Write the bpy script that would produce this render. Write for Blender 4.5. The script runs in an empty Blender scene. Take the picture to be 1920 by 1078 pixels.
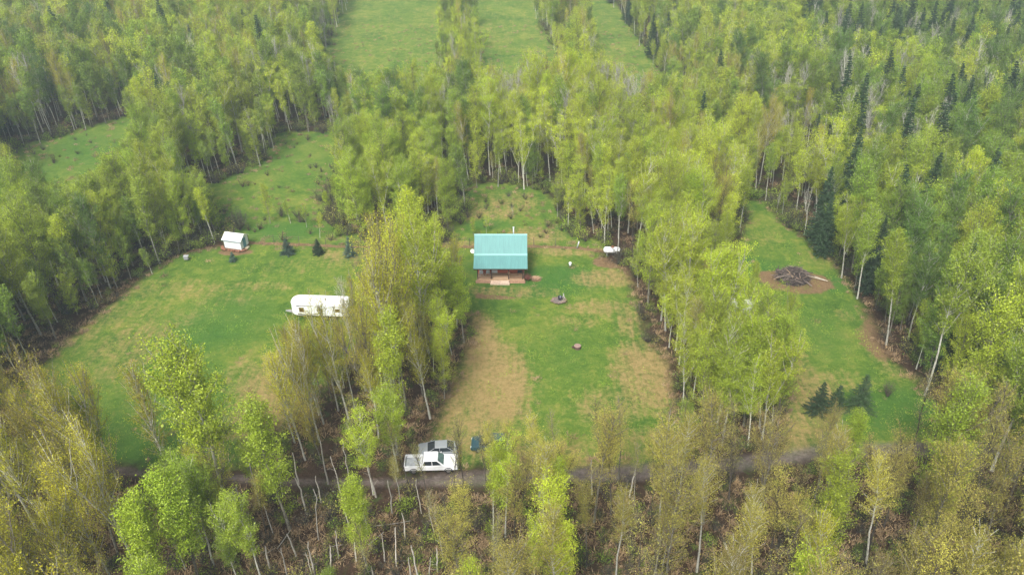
import bpy, math, random
import numpy as np
from mathutils import Vector, Matrix

random.seed(7)
RNG = np.random.default_rng(11)
C = bpy.context.scene.collection
scene = bpy.context.scene

# ------------------------------------------------------------------ camera
F_PX, CAM_H, PITCH = 1450.0, 62.0, math.radians(32.5)      # focal length in px of a 1920 px wide picture
cam_d = bpy.data.cameras.new('camera')
cam_d.sensor_width = 36.0
cam_d.lens = 36.0 * F_PX / 1920.0
cam_d.clip_start, cam_d.clip_end = 0.5, 6000
cam = bpy.data.objects.new('camera', cam_d)
C.objects.link(cam)
cam.location = (0, 0, CAM_H)
cam.rotation_euler = (math.radians(90) - PITCH, 0, 0)
scene.camera = cam

# ------------------------------------------------------------------ world, sun, exposure
SUN_EL, SUN_AZ = 52.0, 205.0          # high soft sun behind thin cloud, a little behind the camera on the left
w = bpy.data.worlds.new('World')
scene.world = w
w.use_nodes = True
wn = w.node_tree
wn.nodes.clear()
sky = wn.nodes.new('ShaderNodeTexSky')
sky.sky_type = 'NISHITA'
sky.sun_disc = False
sky.sun_elevation = math.radians(SUN_EL)
sky.sun_rotation = math.radians(SUN_AZ)
sky.air_density, sky.dust_density, sky.ozone_density = 1.0, 6.0, 1.0
hs = wn.nodes.new('ShaderNodeHueSaturation'); hs.inputs['Saturation'].default_value = 0.25
bg = wn.nodes.new('ShaderNodeBackground'); bg.inputs['Strength'].default_value = 0.115
wo = wn.nodes.new('ShaderNodeOutputWorld')
wn.links.new(sky.outputs[0], hs.inputs['Color']); wn.links.new(hs.outputs[0], bg.inputs['Color']); wn.links.new(bg.outputs[0], wo.inputs['Surface'])
sun_d = bpy.data.lights.new('sun', 'SUN')
sun_d.energy = 1.9
sun_d.angle = math.radians(16)
sun_d.color = (1.0, 0.96, 0.88)
sun = bpy.data.objects.new('sun', sun_d); C.objects.link(sun)
az = math.radians(SUN_AZ)
sdir = Vector((math.sin(az) * math.cos(math.radians(SUN_EL)), math.cos(az) * math.cos(math.radians(SUN_EL)), math.sin(math.radians(SUN_EL))))
sun.rotation_euler = (-sdir).to_track_quat('-Z', 'Y').to_euler()
vs = scene.view_settings
vs.view_transform = 'Standard'; vs.look = 'None'; vs.gamma = 1.0; vs.use_curve_mapping = False
vs.exposure = 1.0
scene.cycles.max_bounces = 6
scene.cycles.diffuse_bounces = 2
scene.cycles.transmission_bounces = 4
scene.cycles.volume_bounces = 0
scene.cycles.use_denoising = True

# ------------------------------------------------------------------ picture <-> ground helpers
def at(u, v, z=0.0):
    a = (u - 960) / F_PX; b = (v - 539) / F_PX
    dy = math.cos(PITCH) - b * math.sin(PITCH); dz = -math.sin(PITCH) - b * math.cos(PITCH)
    t = (z - CAM_H) / dz
    return a * t, dy * t

def px(x, y, z):
    zz = z - CAM_H
    d = y * math.cos(PITCH) - zz * math.sin(PITCH)
    vv = -(y * math.sin(PITCH) + zz * math.cos(PITCH))
    return 960 + F_PX * x / d, 539 + F_PX * vv / d

def gpoly(pts):
    return [at(*p) for p in pts]

# ------------------------------------------------------------------ materials
def nmat(name):
    m = bpy.data.materials.new(name); m.use_nodes = True
    nt = m.node_tree
    return m, nt, nt.nodes, nt.links, nt.nodes['Principled BSDF']

def ramp(nodes, stops):
    r = nodes.new('ShaderNodeValToRGB')
    el = r.color_ramp.elements
    while len(el) > 1: el.remove(el[-1])
    el[0].position = stops[0][0]; el[0].color = (*stops[0][1], 1)
    for p, c in stops[1:]:
        e = el.new(p); e.color = (*c, 1)
    return r

def mat(name, col, rough=0.7, metal=0.0, var=0.25, scale=3.0, stretch=(1, 1, 1), bump=0.0, coat=0.0):
    """plain procedural surface: base colour broken up by two noises"""
    m, nt, N, L, P = nmat(name)
    tc = N.new('ShaderNodeTexCoord'); mp = N.new('ShaderNodeMapping'); mp.inputs['Scale'].default_value = stretch
    L.new(tc.outputs['Object'], mp.inputs['Vector'])
    n1 = N.new('ShaderNodeTexNoise'); n1.inputs['Scale'].default_value = scale; n1.inputs['Detail'].default_value = 6
    L.new(mp.outputs[0], n1.inputs['Vector'])
    r = ramp(N, [(0.3, tuple(c * (1 - var) for c in col)), (0.7, tuple(min(1, c * (1 + var * 0.6)) for c in col))])
    L.new(n1.outputs[0], r.inputs[0]); L.new(r.outputs[0], P.inputs['Base Color'])
    P.inputs['Roughness'].default_value = rough; P.inputs['Metallic'].default_value = metal
    if coat: P.inputs['Coat Weight'].default_value = coat
    if bump:
        b = N.new('ShaderNodeBump'); b.inputs['Strength'].default_value = bump; b.inputs['Distance'].default_value = 0.05
        L.new(n1.outputs[0], b.inputs['Height']); L.new(b.outputs[0], P.inputs['Normal'])
    return m

def leaf_mat(name, col, col2, trans=0.3, spread=0.35):
    """spring leaf: per-leaf variation (attribute v), per-tree variation (object random), soft patches over the ground"""
    m, nt, N, L, P = nmat(name)
    N.remove(P)
    out = N['Material Output']
    av = N.new('ShaderNodeAttribute'); av.attribute_name = 'v'
    oi = N.new('ShaderNodeObjectInfo')
    add = N.new('ShaderNodeMath'); add.operation = 'MULTIPLY_ADD'
    L.new(oi.outputs['Random'], add.inputs[0]); add.inputs[1].default_value = 0.75
    mm = N.new('ShaderNodeMath'); mm.operation = 'MULTIPLY'; L.new(av.outputs['Fac'], mm.inputs[0]); mm.inputs[1].default_value = 0.35
    L.new(mm.outputs[0], add.inputs[2])
    mix = N.new('ShaderNodeMix'); mix.data_type = 'RGBA'
    L.new(add.outputs[0], mix.inputs[0]); mix.inputs[6].default_value = (*col, 1); mix.inputs[7].default_value = (*col2, 1)
    # brightness varies leaf by leaf
    br = N.new('ShaderNodeMapRange'); br.inputs[3].default_value = 1 - spread; br.inputs[4].default_value = 1 + spread
    fr = N.new('ShaderNodeMath'); fr.operation = 'FRACT'; m7 = N.new('ShaderNodeMath'); m7.operation = 'MULTIPLY'; m7.inputs[1].default_value = 7.31
    L.new(av.outputs['Fac'], m7.inputs[0]); L.new(m7.outputs[0], fr.inputs[0]); L.new(fr.outputs[0], br.inputs[0])
    br2 = N.new('ShaderNodeMapRange'); br2.inputs[3].default_value = 0.72; br2.inputs[4].default_value = 1.22
    m8 = N.new('ShaderNodeMath'); m8.operation = 'MULTIPLY'; m8.inputs[1].default_value = 13.7; f2 = N.new('ShaderNodeMath'); f2.operation = 'FRACT'
    L.new(oi.outputs['Random'], m8.inputs[0]); L.new(m8.outputs[0], f2.inputs[0]); L.new(f2.outputs[0], br2.inputs[0])
    mb = N.new('ShaderNodeMath'); mb.operation = 'MULTIPLY'; L.new(br.outputs[0], mb.inputs[0]); L.new(br2.outputs[0], mb.inputs[1])
    sc = N.new('ShaderNodeVectorMath'); sc.operation = 'SCALE'; L.new(mix.outputs[2], sc.inputs[0]); L.new(mb.outputs[0], sc.inputs['Scale'])
    d = N.new('ShaderNodeBsdfDiffuse'); t = N.new('ShaderNodeBsdfTranslucent')
    L.new(sc.outputs[0], d.inputs['Color']); L.new(sc.outputs[0], t.inputs['Color'])
    g = N.new('ShaderNodeBsdfGlossy'); g.inputs['Roughness'].default_value = 0.55; g.inputs['Color'].default_value = (1, 1, 1, 1)
    ms = N.new('ShaderNodeMixShader'); ms.inputs[0].default_value = trans
    L.new(d.outputs[0], ms.inputs[1]); L.new(t.outputs[0], ms.inputs[2])
    m2 = N.new('ShaderNodeMixShader'); m2.inputs[0].default_value = 0.03
    L.new(ms.outputs[0], m2.inputs[1]); L.new(g.outputs[0], m2.inputs[2])
    L.new(m2.outputs[0], out.inputs['Surface'])
    return m

def bark_mat(name, light, dark, amt=0.5):
    m, nt, N, L, P = nmat(name)
    tc = N.new('ShaderNodeTexCoord'); mp = N.new('ShaderNodeMapping'); mp.inputs['Scale'].default_value = (6, 6, 2.2)
    L.new(tc.outputs['Object'], mp.inputs['Vector'])
    n = N.new('ShaderNodeTexNoise'); n.inputs['Scale'].default_value = 1.6; n.inputs['Detail'].default_value = 5
    L.new(mp.outputs[0], n.inputs['Vector'])
    r = ramp(N, [(amt - 0.08, dark), (amt + 0.04, light)])
    L.new(n.outputs[0], r.inputs[0])
    oi = N.new('ShaderNodeObjectInfo'); mr = N.new('ShaderNodeMapRange'); mr.inputs[3].default_value = 0.6; mr.inputs[4].default_value = 1.2
    L.new(oi.outputs['Random'], mr.inputs[0])
    s = N.new('ShaderNodeVectorMath'); s.operation = 'SCALE'; L.new(r.outputs[0], s.inputs[0]); L.new(mr.outputs[0], s.inputs['Scale'])
    L.new(s.outputs[0], P.inputs['Base Color']); P.inputs['Roughness'].default_value = 0.85
    return m

LEAF = {
    'lush':   leaf_mat('leaf_lush_green', (0.24, 0.37, 0.02), (0.38, 0.46, 0.025)),
    'deep':   leaf_mat('leaf_deep_green', (0.08, 0.17, 0.02), (0.19, 0.30, 0.03)),
    'green':  leaf_mat('leaf_mid_green', (0.15, 0.27, 0.02), (0.32, 0.41, 0.03)),
    'yellow': leaf_mat('leaf_yellow_green', (0.29, 0.40, 0.016), (0.48, 0.55, 0.03)),
    'gold':   leaf_mat('leaf_golden_catkin', (0.40, 0.34, 0.015), (0.50, 0.52, 0.022)),
    'thin':   leaf_mat('leaf_thin_olive', (0.32, 0.30, 0.07), (0.46, 0.46, 0.08)),
    'bud':    leaf_mat('leaf_olive_bud', (0.27, 0.225, 0.055), (0.48, 0.46, 0.06)),
    'bare':   leaf_mat('twig_haze', (0.20, 0.18, 0.14), (0.30, 0.27, 0.18), trans=0.1),
    'shrub':  leaf_mat('shrub_dull', (0.10, 0.11, 0.06), (0.16, 0.15, 0.08), trans=0.15),
}
NEEDLE = leaf_mat('needle_dark_green', (0.025, 0.06, 0.022), (0.05, 0.095, 0.032), trans=0.08)
NEEDLE_B = leaf_mat('needle_blue_green', (0.05, 0.10, 0.07), (0.09, 0.15, 0.10), trans=0.08)
BARK_W = bark_mat('bark_pale', (0.52, 0.51, 0.44), (0.16, 0.15, 0.12), 0.43)
BARK_G = bark_mat('bark_grey', (0.26, 0.24, 0.19), (0.10, 0.085, 0.065), 0.48)
BARK_D = bark_mat('bark_dark', (0.10, 0.08, 0.06), (0.04, 0.032, 0.026), 0.5)
TWIG_Y = mat('twig_olive', (0.22, 0.17, 0.07), 0.9)
TWIG_G = mat('twig_grey_brown', (0.20, 0.17, 0.13), 0.9)

# ------------------------------------------------------------------ fast mesh accumulator
class Acc:
    def __init__(s):
        s.V = []; s.Fq = []; s.M = []; s.A = []; s.n = 0
    def add(s, v, f, m=0, a=None):
        v = np.asarray(v, np.float32).reshape(-1, 3); f = np.asarray(f, np.int64)
        s.V.append(v); s.Fq.append(f + s.n); s.M.append(np.full(len(f), m, np.int32))
        s.A.append(np.zeros(len(v), np.float32) if a is None else np.asarray(a, np.float32)); s.n += len(v)
    def mesh(s, name, mats, smooth=False):
        V = np.concatenate(s.V); Fq = np.concatenate(s.Fq); M = np.concatenate(s.M); A = np.concatenate(s.A)
        me = bpy.data.meshes.new(name)
        me.vertices.add(len(V)); me.vertices.foreach_set('co', V.ravel())
        me.loops.add(Fq.size); me.loops.foreach_set('vertex_index', Fq.ravel().astype(np.int32))
        me.polygons.add(len(Fq)); me.polygons.foreach_set('loop_start', np.arange(0, Fq.size, 4, dtype=np.int32))
        me.polygons.foreach_set('material_index', M)
        at_ = me.attributes.new('v', 'FLOAT', 'POINT'); at_.data.foreach_set('value', A)
        for m in mats: me.materials.append(m)
        me.update(calc_edges=True)
        if smooth:
            me.polygons.foreach_set('use_smooth', np.ones(len(Fq), bool))
        return me

def tube(acc, pts, rad, sides=4, m=0):
    pts = np.asarray(pts, float); n = len(pts)
    d = np.gradient(pts, axis=0); d /= np.linalg.norm(d, axis=1)[:, None] + 1e-9
    ref = np.array([1.0, 0, 0]) if abs(d[0][0]) < 0.8 else np.array([0, 1.0, 0])
    u = np.cross(d, ref); u /= np.linalg.norm(u, axis=1)[:, None] + 1e-9
    v = np.cross(d, u)
    a = np.arange(sides) * 2 * math.pi / sides
    ring = pts[:, None, :] + np.asarray(rad)[:, None, None] * (np.cos(a)[None, :, None] * u[:, None, :] + np.sin(a)[None, :, None] * v[:, None, :])
    f = []
    for i in range(n - 1):
        for k in range(sides):
            k2 = (k + 1) % sides
            f.append((i * sides + k, i * sides + k2, (i + 1) * sides + k2, (i + 1) * sides + k))
    acc.add(ring.reshape(-1, 3), f, m)

def leaves(acc, cen, size, m, rng, up=0.35, aspect=0.75):
    """one small quad per leaf, facing every way but a little more upwards"""
    n = len(cen)
    if n == 0: return
    nr = rng.normal(size=(n, 3)); nr[:, 2] = nr[:, 2] + up
    nr /= np.linalg.norm(nr, axis=1)[:, None]
    t = np.cross(nr, rng.normal(size=(n, 3))); t /= np.linalg.norm(t, axis=1)[:, None]
    b = np.cross(nr, t)
    s = (size * np.exp(rng.normal(0, 0.25, n)))[:, None]
    c = np.asarray(cen)
    # kite shaped
    q = np.stack([c - t * s * 0.5, c - b * s * 0.5 * aspect, c + t * s * 0.5, c + b * s * 0.5 * aspect], 1).reshape(-1, 3)
    f = np.arange(4 * n).reshape(-1, 4)
    acc.add(q, f, m, np.repeat(rng.random(n), 4))

# ------------------------------------------------------------------ tree prototypes
def broadleaf(seed, H, cb, rad, n_limb, n_leaf, lsize, env=0.8, asc=50, clump=0.28, r0=0.13, fork=0.0, twigs=5, skirt=0.0, twig_r=0.012, top=0.35):
    """returns (wood Acc, crown Acc). cb: crown base fraction, rad: crown radius, asc: limb elevation in degrees"""
    rng = np.random.default_rng(seed)
    wood, crown = Acc(), Acc()
    stems = [(0.0, 0.0, 1.0, r0)]
    if fork > 0:
        stems.append((rng.uniform(0.25, 0.45), rng.uniform(0, 6.28), rng.uniform(0.8, 0.95), r0 * 0.7))
    anchors = []; wts = []
    spines = []
    for si, (fh, faz, ff, rr) in enumerate(stems):
        n = 10
        z = np.linspace(0, H * ff, n) if si == 0 else np.linspace(fh * H, H * ff, n)
        wob = np.cumsum(rng.normal(0, 0.011 * H, (n, 2)), 0) * np.linspace(0, 1, n)[:, None]
        if si: wob = wob + np.outer(np.linspace(0, 1, n) ** 0.8 * H * 0.13, [math.cos(faz), math.sin(faz)]) + spines[0][0][3][:2] * 0
        pts = np.column_stack([wob, z])
        if si:
            base = np.array([np.interp(z[0], spines[0][0][:, 2], spines[0][0][:, k]) for k in range(2)])
            pts[:, :2] += base - pts[0, :2]
        r = np.interp(z, [0, H * 0.5, H * ff], [rr, rr * 0.62, 0.012])
        if si == 0: r[0] *= 1.35
        tube(wood, pts, r, 6)
        spines.append((pts, r))
    for k in range(n_limb):
        pts, r = spines[0] if (len(spines) == 1 or rng.random() < 0.6) else spines[1]
        zt = pts[-1, 2]
        t = (k + rng.random()) / n_limb
        z0 = H * cb + (zt * 0.97 - H * cb) * t ** 0.9
        z0 = max(z0, pts[0, 2] + 0.2)
        base = np.array([np.interp(z0, pts[:, 2], pts[:, j]) for j in range(3)])
        tt = np.clip((z0 - H * cb) / (H * (1 - cb)), 0, 1)
        tm = 0.42; e0 = 0.40 + 0.5 * skirt
        e = e0 + (1 - e0) * (tt / tm) ** env if tt < tm else math.sqrt(max(0.0, 1 - ((tt - tm) / (1.06 - tm)) ** 2)) ** (0.8 + top)
        Ln = rad * max(0.20, e) * rng.uniform(0.72, 1.2) / math.cos(math.radians(asc)) * 0.85
        azm = k * 2.399 + rng.normal(0, 0.5)
        el = math.radians(asc + 18 * tt + rng.normal(0, 9))
        m_ = 5
        s = np.linspace(0, 1, m_)
        hor = np.cos(el) * s * Ln; ver = (np.sin(el) * s + 0.18 * s * s) * Ln
        lp = base + np.column_stack([np.cos(azm) * hor, np.sin(azm) * hor, ver]) + np.cumsum(rng.normal(0, 0.05, (m_, 3)), 0)
        lr = np.linspace(max(0.018, min(0.055, 0.012 * Ln + 0.012)), 0.010, m_)
        tube(wood, lp, lr, 3)
        nt = max(2, int(twigs * Ln / 2.0))
        for j in range(nt):
            f = rng.uniform(0.15, 1.0)
            p = np.array([np.interp(f, s, lp[:, c]) for c in range(3)])
            tl = (0.35 + 0.28 * Ln * (1.1 - f)) * rng.uniform(0.6, 1.3)
            dvec = (lp[-1] - lp[0]) / (np.linalg.norm(lp[-1] - lp[0]) + 1e-9) + rng.normal(0, 0.55, 3); dvec[2] += 0.35
            dvec /= np.linalg.norm(dvec)
            q = p + dvec * tl
            tube(crown, [p, (p + q) / 2 + rng.normal(0, 0.04, 3), q], [twig_r * 1.3, twig_r, twig_r * 0.5], 3, 1)
            anchors.append((p, q)); wts.append(tl)
    wts = np.array(wts) * rng.lognormal(0, 0.38, len(wts)); wts /= wts.sum()
    P = np.array([a[0] for a in anchors]); Q = np.array([a[1] for a in anchors])
    idx = rng.choice(len(wts), n_leaf, p=wts)
    f = rng.beta(1.6, 1.1, n_leaf)[:, None]
    cen = P[idx] * (1 - f) + Q[idx] * f + rng.normal(0, clump, (n_leaf, 3)) * np.array([1, 1, 0.8])
    leaves(crown, cen, lsize, 0, rng)
    return wood, crown

def spruce(seed, H, rad, lsize=0.16, dens=1.0, base=0.04, tier=0.03):
    rng = np.random.default_rng(seed)
    wood, crown = Acc(), Acc()
    tube(wood, [(0, 0, 0), (0, 0, H * 0.5), (0, 0, H * 0.98)], [0.03 * H * 0.35 + 0.03, 0.012 * H * 0.5 + 0.02, 0.012], 6)
    z = H * base; cen = []
    while z < H * 0.985:
        t = (z - H * base) / (H * (1 - base))
        L0 = rad * (1 - t) ** 0.85 + 0.06
        nb = max(5, int(9 * (1 - t * 0.5)))
        for k in range(nb):
            a = k * 6.283 / nb + rng.uniform(0, 1.2)
            L = L0 * rng.uniform(0.72, 1.15)
            s = np.linspace(0, 1, 4)
            dz = -0.32 * L * s + 0.22 * L * s * s + 0.06 * L
            bp = np.column_stack([np.cos(a) * s * L, np.sin(a) * s * L, z + dz])
            tube(wood, bp, np.linspace(0.02, 0.006, 4), 3)
            n = int(dens * 26 * L / lsize * 0.16) + 4
            f = rng.random(n) ** 0.75
            side = rng.normal(0, 0.16, n) * L * (1.05 - f) + rng.normal(0, 0.03, n)
            c = np.column_stack([np.interp(f, s, bp[:, j]) for j in range(3)])
            c[:, 0] += -np.sin(a) * side; c[:, 1] += np.cos(a) * side; c[:, 2] += -np.abs(side) * 0.25 + rng.normal(0, 0.03, n)
            cen.append(c)
        z += max(0.16, H * tier) * rng.uniform(0.85, 1.15)
    leaves(crown, np.concatenate(cen), lsize, 0, rng, up=0.8, aspect=0.45)
    return wood, crown

def shrub(seed, H, rad, n_stem, n_leaf, lsize):
    rng = np.random.default_rng(seed)
    wood, crown = Acc(), Acc(); anc = []
    for k in range(n_stem):
        a = rng.uniform(0, 6.283); r = rad * math.sqrt(rng.random()); h = H * rng.uniform(0.6, 1.05) * (1 - 0.35 * (r / rad) ** 2)
        s = np.linspace(0, 1, 4)
        p = np.column_stack([np.cos(a) * r * s ** 0.8, np.sin(a) * r * s ** 0.8, h * s]) + rng.normal(0, 0.05, (4, 3)) * s[:, None]
        tube(wood, p, np.linspace(0.03, 0.008, 4), 3)
        for j in range(5):
            f = rng.uniform(0.3, 1); q0 = np.array([np.interp(f, s, p[:, c]) for c in range(3)])
            q1 = q0 + np.array([rng.normal(0, 0.3), rng.normal(0, 0.3), rng.uniform(0.1, 0.5)]) * H * 0.3
            tube(wood, [q0, q1], [0.012, 0.006], 3); anc.append((q0, q1))
    if n_leaf:
        P = np.array([a[0] for a in anc]); Q = np.array([a[1] for a in anc]); i = rng.integers(0, len(P), n_leaf); f = rng.random((n_leaf, 1))
        leaves(crown, P[i] * (1 - f) + Q[i] * f + rng.normal(0, 0.15, (n_leaf, 3)), lsize, 0, rng)
    return wood, crown

# SHAPES: near versions (detailed) and far versions (fewer, larger leaves)
def shape_set(far):
    k = 0.42 if far else 1.0
    ls = 1.55 if far else 1.0
    n = lambda x: int(x * k)
    S = {}
    S['lush'] = [broadleaf(100 + i, 18, cb, rd, 74, n(18000), 0.14 * ls, env=0.75, asc=42, clump=0.30, r0=0.17, fork=fk, twigs=4, skirt=sk, top=tp)
                 for i, (cb, rd, fk, sk, tp) in enumerate([(0.12, 3.3, 0, 0.8, .1), (0.28, 2.8, 1, 0.4, .5), (0.08, 3.6, 1, 0.9, .0), (0.26, 2.7, 0, 0.4, .7)])]
    S['green'] = [broadleaf(200 + i, 18, cb, rd, 58, n(12500), 0.13 * ls, env=0.85, asc=50, clump=0.28, r0=0.13, fork=fk, twigs=4, skirt=sk, top=tp)
                  for i, (cb, rd, fk, sk, tp) in enumerate([(0.30, 2.5, 0, .2, .3), (0.42, 2.1, 1, .1, .1), (0.20, 2.7, 0, .5, .5), (0.36, 2.2, 0, .1, .6)])]
    S['deep'] = [broadleaf(250 + i, 18, cb, rd, 56, n(13000), 0.135 * ls, env=0.8, asc=46, clump=0.28, r0=0.13, fork=fk, twigs=4, skirt=sk, top=tp)
                  for i, (cb, rd, fk, sk, tp) in enumerate([(0.26, 2.8, 0, .3, .0), (0.34, 2.4, 1, .2, .2), (0.18, 2.9, 0, .5, .1)])]
    S['yellow'] = [broadleaf(300 + i, 18, cb, rd, 56, n(11000), 0.12 * ls, env=0.85, asc=50, clump=0.28, r0=0.13, fork=fk, twigs=4, skirt=sk, top=tp)
                   for i, (cb, rd, fk, sk, tp) in enumerate([(0.26, 2.6, 1, .3, .1), (0.40, 2.0, 0, .1, .5), (0.16, 2.9, 0, .6, .0), (0.34, 2.2, 1, .1, .3)])]
    S['gold'] = [broadleaf(400 + i, 18, cb, rd, 54, n(8200), 0.09 * ls, env=0.8, asc=59, clump=0.25, r0=0.13, fork=fk, twigs=6, skirt=0.3, twig_r=0.012, top=tp)
                 for i, (cb, rd, fk, tp) in enumerate([(0.26, 2.6, 1, .3), (0.34, 2.3, 0, .5), (0.20, 2.9, 1, .1), (0.30, 2.1, 0, .6)])]
    S['bud'] = [broadleaf(500 + i, 18, cb, rd, 56, n(7600), 0.09 * ls, env=0.7, asc=43, clump=0.27, r0=0.14, fork=fk, twigs=6, skirt=0.3, twig_r=0.013, top=tp)
                for i, (cb, rd, fk, tp) in enumerate([(0.34, 2.6, 0, .0), (0.42, 2.2, 1, .2), (0.28, 2.8, 1, .0), (0.46, 2.0, 0, .2)])]
    S['thin'] = [broadleaf(550 + i, 18, cb, rd, 40, n(1900), 0.09 * ls, env=0.7, asc=50, clump=0.25, r0=0.12, fork=fk, twigs=5, skirt=0.2, twig_r=0.013, top=tp)
                for i, (cb, rd, fk, tp) in enumerate([(0.34, 1.9, 0, .2), (0.42, 1.6, 0, .4), (0.30, 2.1, 1, .1)])]
    S['bare'] = [broadleaf(600 + i, 18, cb, rd, 40, n(500), 0.10 * ls, env=0.85, asc=56, clump=0.2, r0=0.14, fork=fk, twigs=6, skirt=0.2, twig_r=0.013)
                 for i, (cb, rd, fk) in enumerate([(0.35, 1.9, 0), (0.42, 1.7, 1)])]
    S['spruce'] = [spruce(700 + i, 16, rd, 0.24 * (1.4 if far else 1), 1.3 if far else 1.8, 0.06, 0.019) for i, rd in enumerate([2.5, 2.1, 2.9])]
    return S

def twig_of(kind):
    return {'gold': TWIG_Y, 'bud': TWIG_Y, 'bare': BARK_W, 'yellow': TWIG_Y}.get(kind, TWIG_G)
def leaf_of(kind):
    return NEEDLE if kind == 'spruce' else LEAF[kind]
def bark_of(kind, i):
    if kind == 'spruce': return BARK_D
    if kind == 'bare': return BARK_W
    if kind == 'thin': return [BARK_D, BARK_G, BARK_D][i % 3]
    if kind == 'bud': return [BARK_G, BARK_D, BARK_G, BARK_W][i % 4]
    if kind == 'lush': return [BARK_G, BARK_W, BARK_G, BARK_G][i % 4]
    return [BARK_W, BARK_W, BARK_G, BARK_W][i % 4]

NEAR = {}
for kind, lst in shape_set(False).items():
    NEAR[kind] = [(a.mesh('trunk', [bark_of(kind, i)], True), b.mesh('crown', [leaf_of(kind), twig_of(kind)])) for i, (a, b) in enumerate(lst)]
FAR = []; FAR_IDX = {}
far_col = bpy.data.collections.new('woodland_shapes')      # source shapes of the far wood, read by its geometry nodes
for kind, lst in shape_set(True).items():
    FAR_IDX[kind] = []
    for i, (a, b) in enumerate(lst):
        j = Acc()
        for V_, F_, M_, A_ in zip(a.V, a.Fq, a.M, a.A): j.V.append(V_); j.Fq.append(F_); j.M.append(M_ + 2); j.A.append(A_)
        j.n = a.n
        for V_, F_, M_, A_ in zip(b.V, b.Fq, b.M, b.A): j.V.append(V_); j.Fq.append(F_ + a.n); j.M.append(M_); j.A.append(A_)
        o = bpy.data.objects.new('shape_%03d' % len(FAR), j.mesh('woodland_tree', [leaf_of(kind), twig_of(kind), bark_of(kind, i)]))
        far_col.objects.link(o); FAR_IDX[kind].append(len(FAR)); FAR.append(o)

# ------------------------------------------------------------------ tagging
def tag(o, label=None, cat=None, group=None, kind=None):
    if label: o['label'] = label
    if cat: o['category'] = cat
    if group: o['group'] = group
    if kind: o['kind'] = kind
    return o
def empty(name, loc, rz=0.0, scale=1.0):
    o = bpy.data.objects.new(name, None); C.objects.link(o)
    o.location = loc; o.rotation_euler = (0, 0, rz)
    o.empty_display_size = 0.3
    if scale != 1.0: o.scale = (scale, scale, scale)
    return o
def child(name, me, parent):
    o = bpy.data.objects.new(name, me); C.objects.link(o); o.parent = parent
    return o

#==TERRAIN==
# ------------------------------------------------------------------ where the ground is open (corner points found on the ground plane)
CLEAR = {
    'left_lawn': [(30, 730), (100, 665), (190, 585), (290, 500), (350, 470), (420, 460), (560, 462), (700, 466), (740, 500), (700, 560), (672, 640), (640, 700), (560, 760), (500, 830), (500, 872), (250, 868), (120, 850), (60, 800)],
    'centre_lawn': [(700, 455), (880, 455), (1090, 462), (1170, 500), (1192, 560), (1205, 620), (1250, 668), (1262, 740), (1275, 800), (1280, 868), (820, 872), (800, 830), (850, 720), (885, 640), (885, 585), (760, 560), (735, 500)],
    'right_lawn': [(1395, 372), (1432, 375), (1470, 420), (1545, 470), (1590, 530), (1635, 600), (1642, 640), (1690, 690), (1745, 742), (1790, 790), (1780, 825), (1480, 850), (1470, 760), (1475, 690), (1462, 600), (1430, 560), (1360, 520), (1345, 500), (1385, 470), (1398, 420)],
    'house_back': [(868, 352), (930, 348), (1000, 358), (1030, 385), (1055, 440), (1130, 462), (1120, 480), (860, 480), (855, 430), (885, 400)],
    'back_meadow': [(530, 252), (640, 250), (640, 300), (615, 350), (600, 400), (620, 440), (730, 457), (720, 475), (430, 470), (440, 440), (400, 400), (365, 360), (440, 335), (500, 300)],
    'far_left_meadow': [(45, 275), (235, 222), (300, 235), (260, 290), (180, 360), (60, 410), (-60, 430), (-20, 360)],
    'field': [(360, 12), (600, 80), (640, 142), (650, 215), (1250, 230), (1252, 152), (1150, 10), (1120, -50), (300, -50)],
}
POLY = {k: gpoly(v) for k, v in CLEAR.items()}
# rows of trees inside the far field
STRIPS = {
    'strip_a': [(815, 240), (835, 120), (832, 0), (832, -50), (868, -50), (872, 0), (893, 60), (898, 120), (905, 240)],
    'strip_b': [(1060, 240), (1055, 120), (1010, 50), (985, -50), (1030, -50), (1075, 20), (1125, 110), (1135, 160), (1150, 240)],
    'strip_c': [(590, 80), (560, 30), (545, -50), (650, -50), (655, 5), (625, 60), (618, 95)],
    'strip_d': [(350, -50), (380, 8), (440, 30), (600, 75), (600, 40), (540, 22), (400, 0)],
}
SPOLY = {k: gpoly(v) for k, v in STRIPS.items()}
ROAD_PX = [(-300, 850), (-40, 862), (120, 872), (260, 884), (400, 890), (520, 902), (740, 902), (960, 893), (1150, 886), (1290, 876), (1400, 866), (1500, 850), (1600, 842), (1800, 838), (2050, 850), (2400, 860)]
ROAD = gpoly(ROAD_PX)

def sdist(poly, X, Y):
    """signed distance to a polygon, positive inside"""
    P = np.asarray(poly, float); n = len(P)
    d = np.full(X.shape, 1e9); ins = np.zeros(X.shape, bool)
    for i in range(n):
        a = P[i]; b = P[(i + 1) % n]; e = b - a
        t = np.clip(((X - a[0]) * e[0] + (Y - a[1]) * e[1]) / (e @ e + 1e-9), 0, 1)
        d = np.minimum(d, np.hypot(X - a[0] - t * e[0], Y - a[1] - t * e[1]))
        c = ((a[1] > Y) != (b[1] > Y)) & (X < (b[0] - a[0]) * (Y - a[1]) / (b[1] - a[1] + 1e-12) + a[0])
        ins ^= c
    return np.where(ins, d, -d)
def ldist(line, X, Y):
    d = np.full(X.shape, 1e9); P = np.asarray(line, float)
    for i in range(len(P) - 1):
        a = P[i]; e = P[i + 1] - a
        t = np.clip(((X - a[0]) * e[0] + (Y - a[1]) * e[1]) / (e @ e + 1e-9), 0, 1)
        d = np.minimum(d, np.hypot(X - a[0] - t * e[0], Y - a[1] - t * e[1]))
    return d
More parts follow.
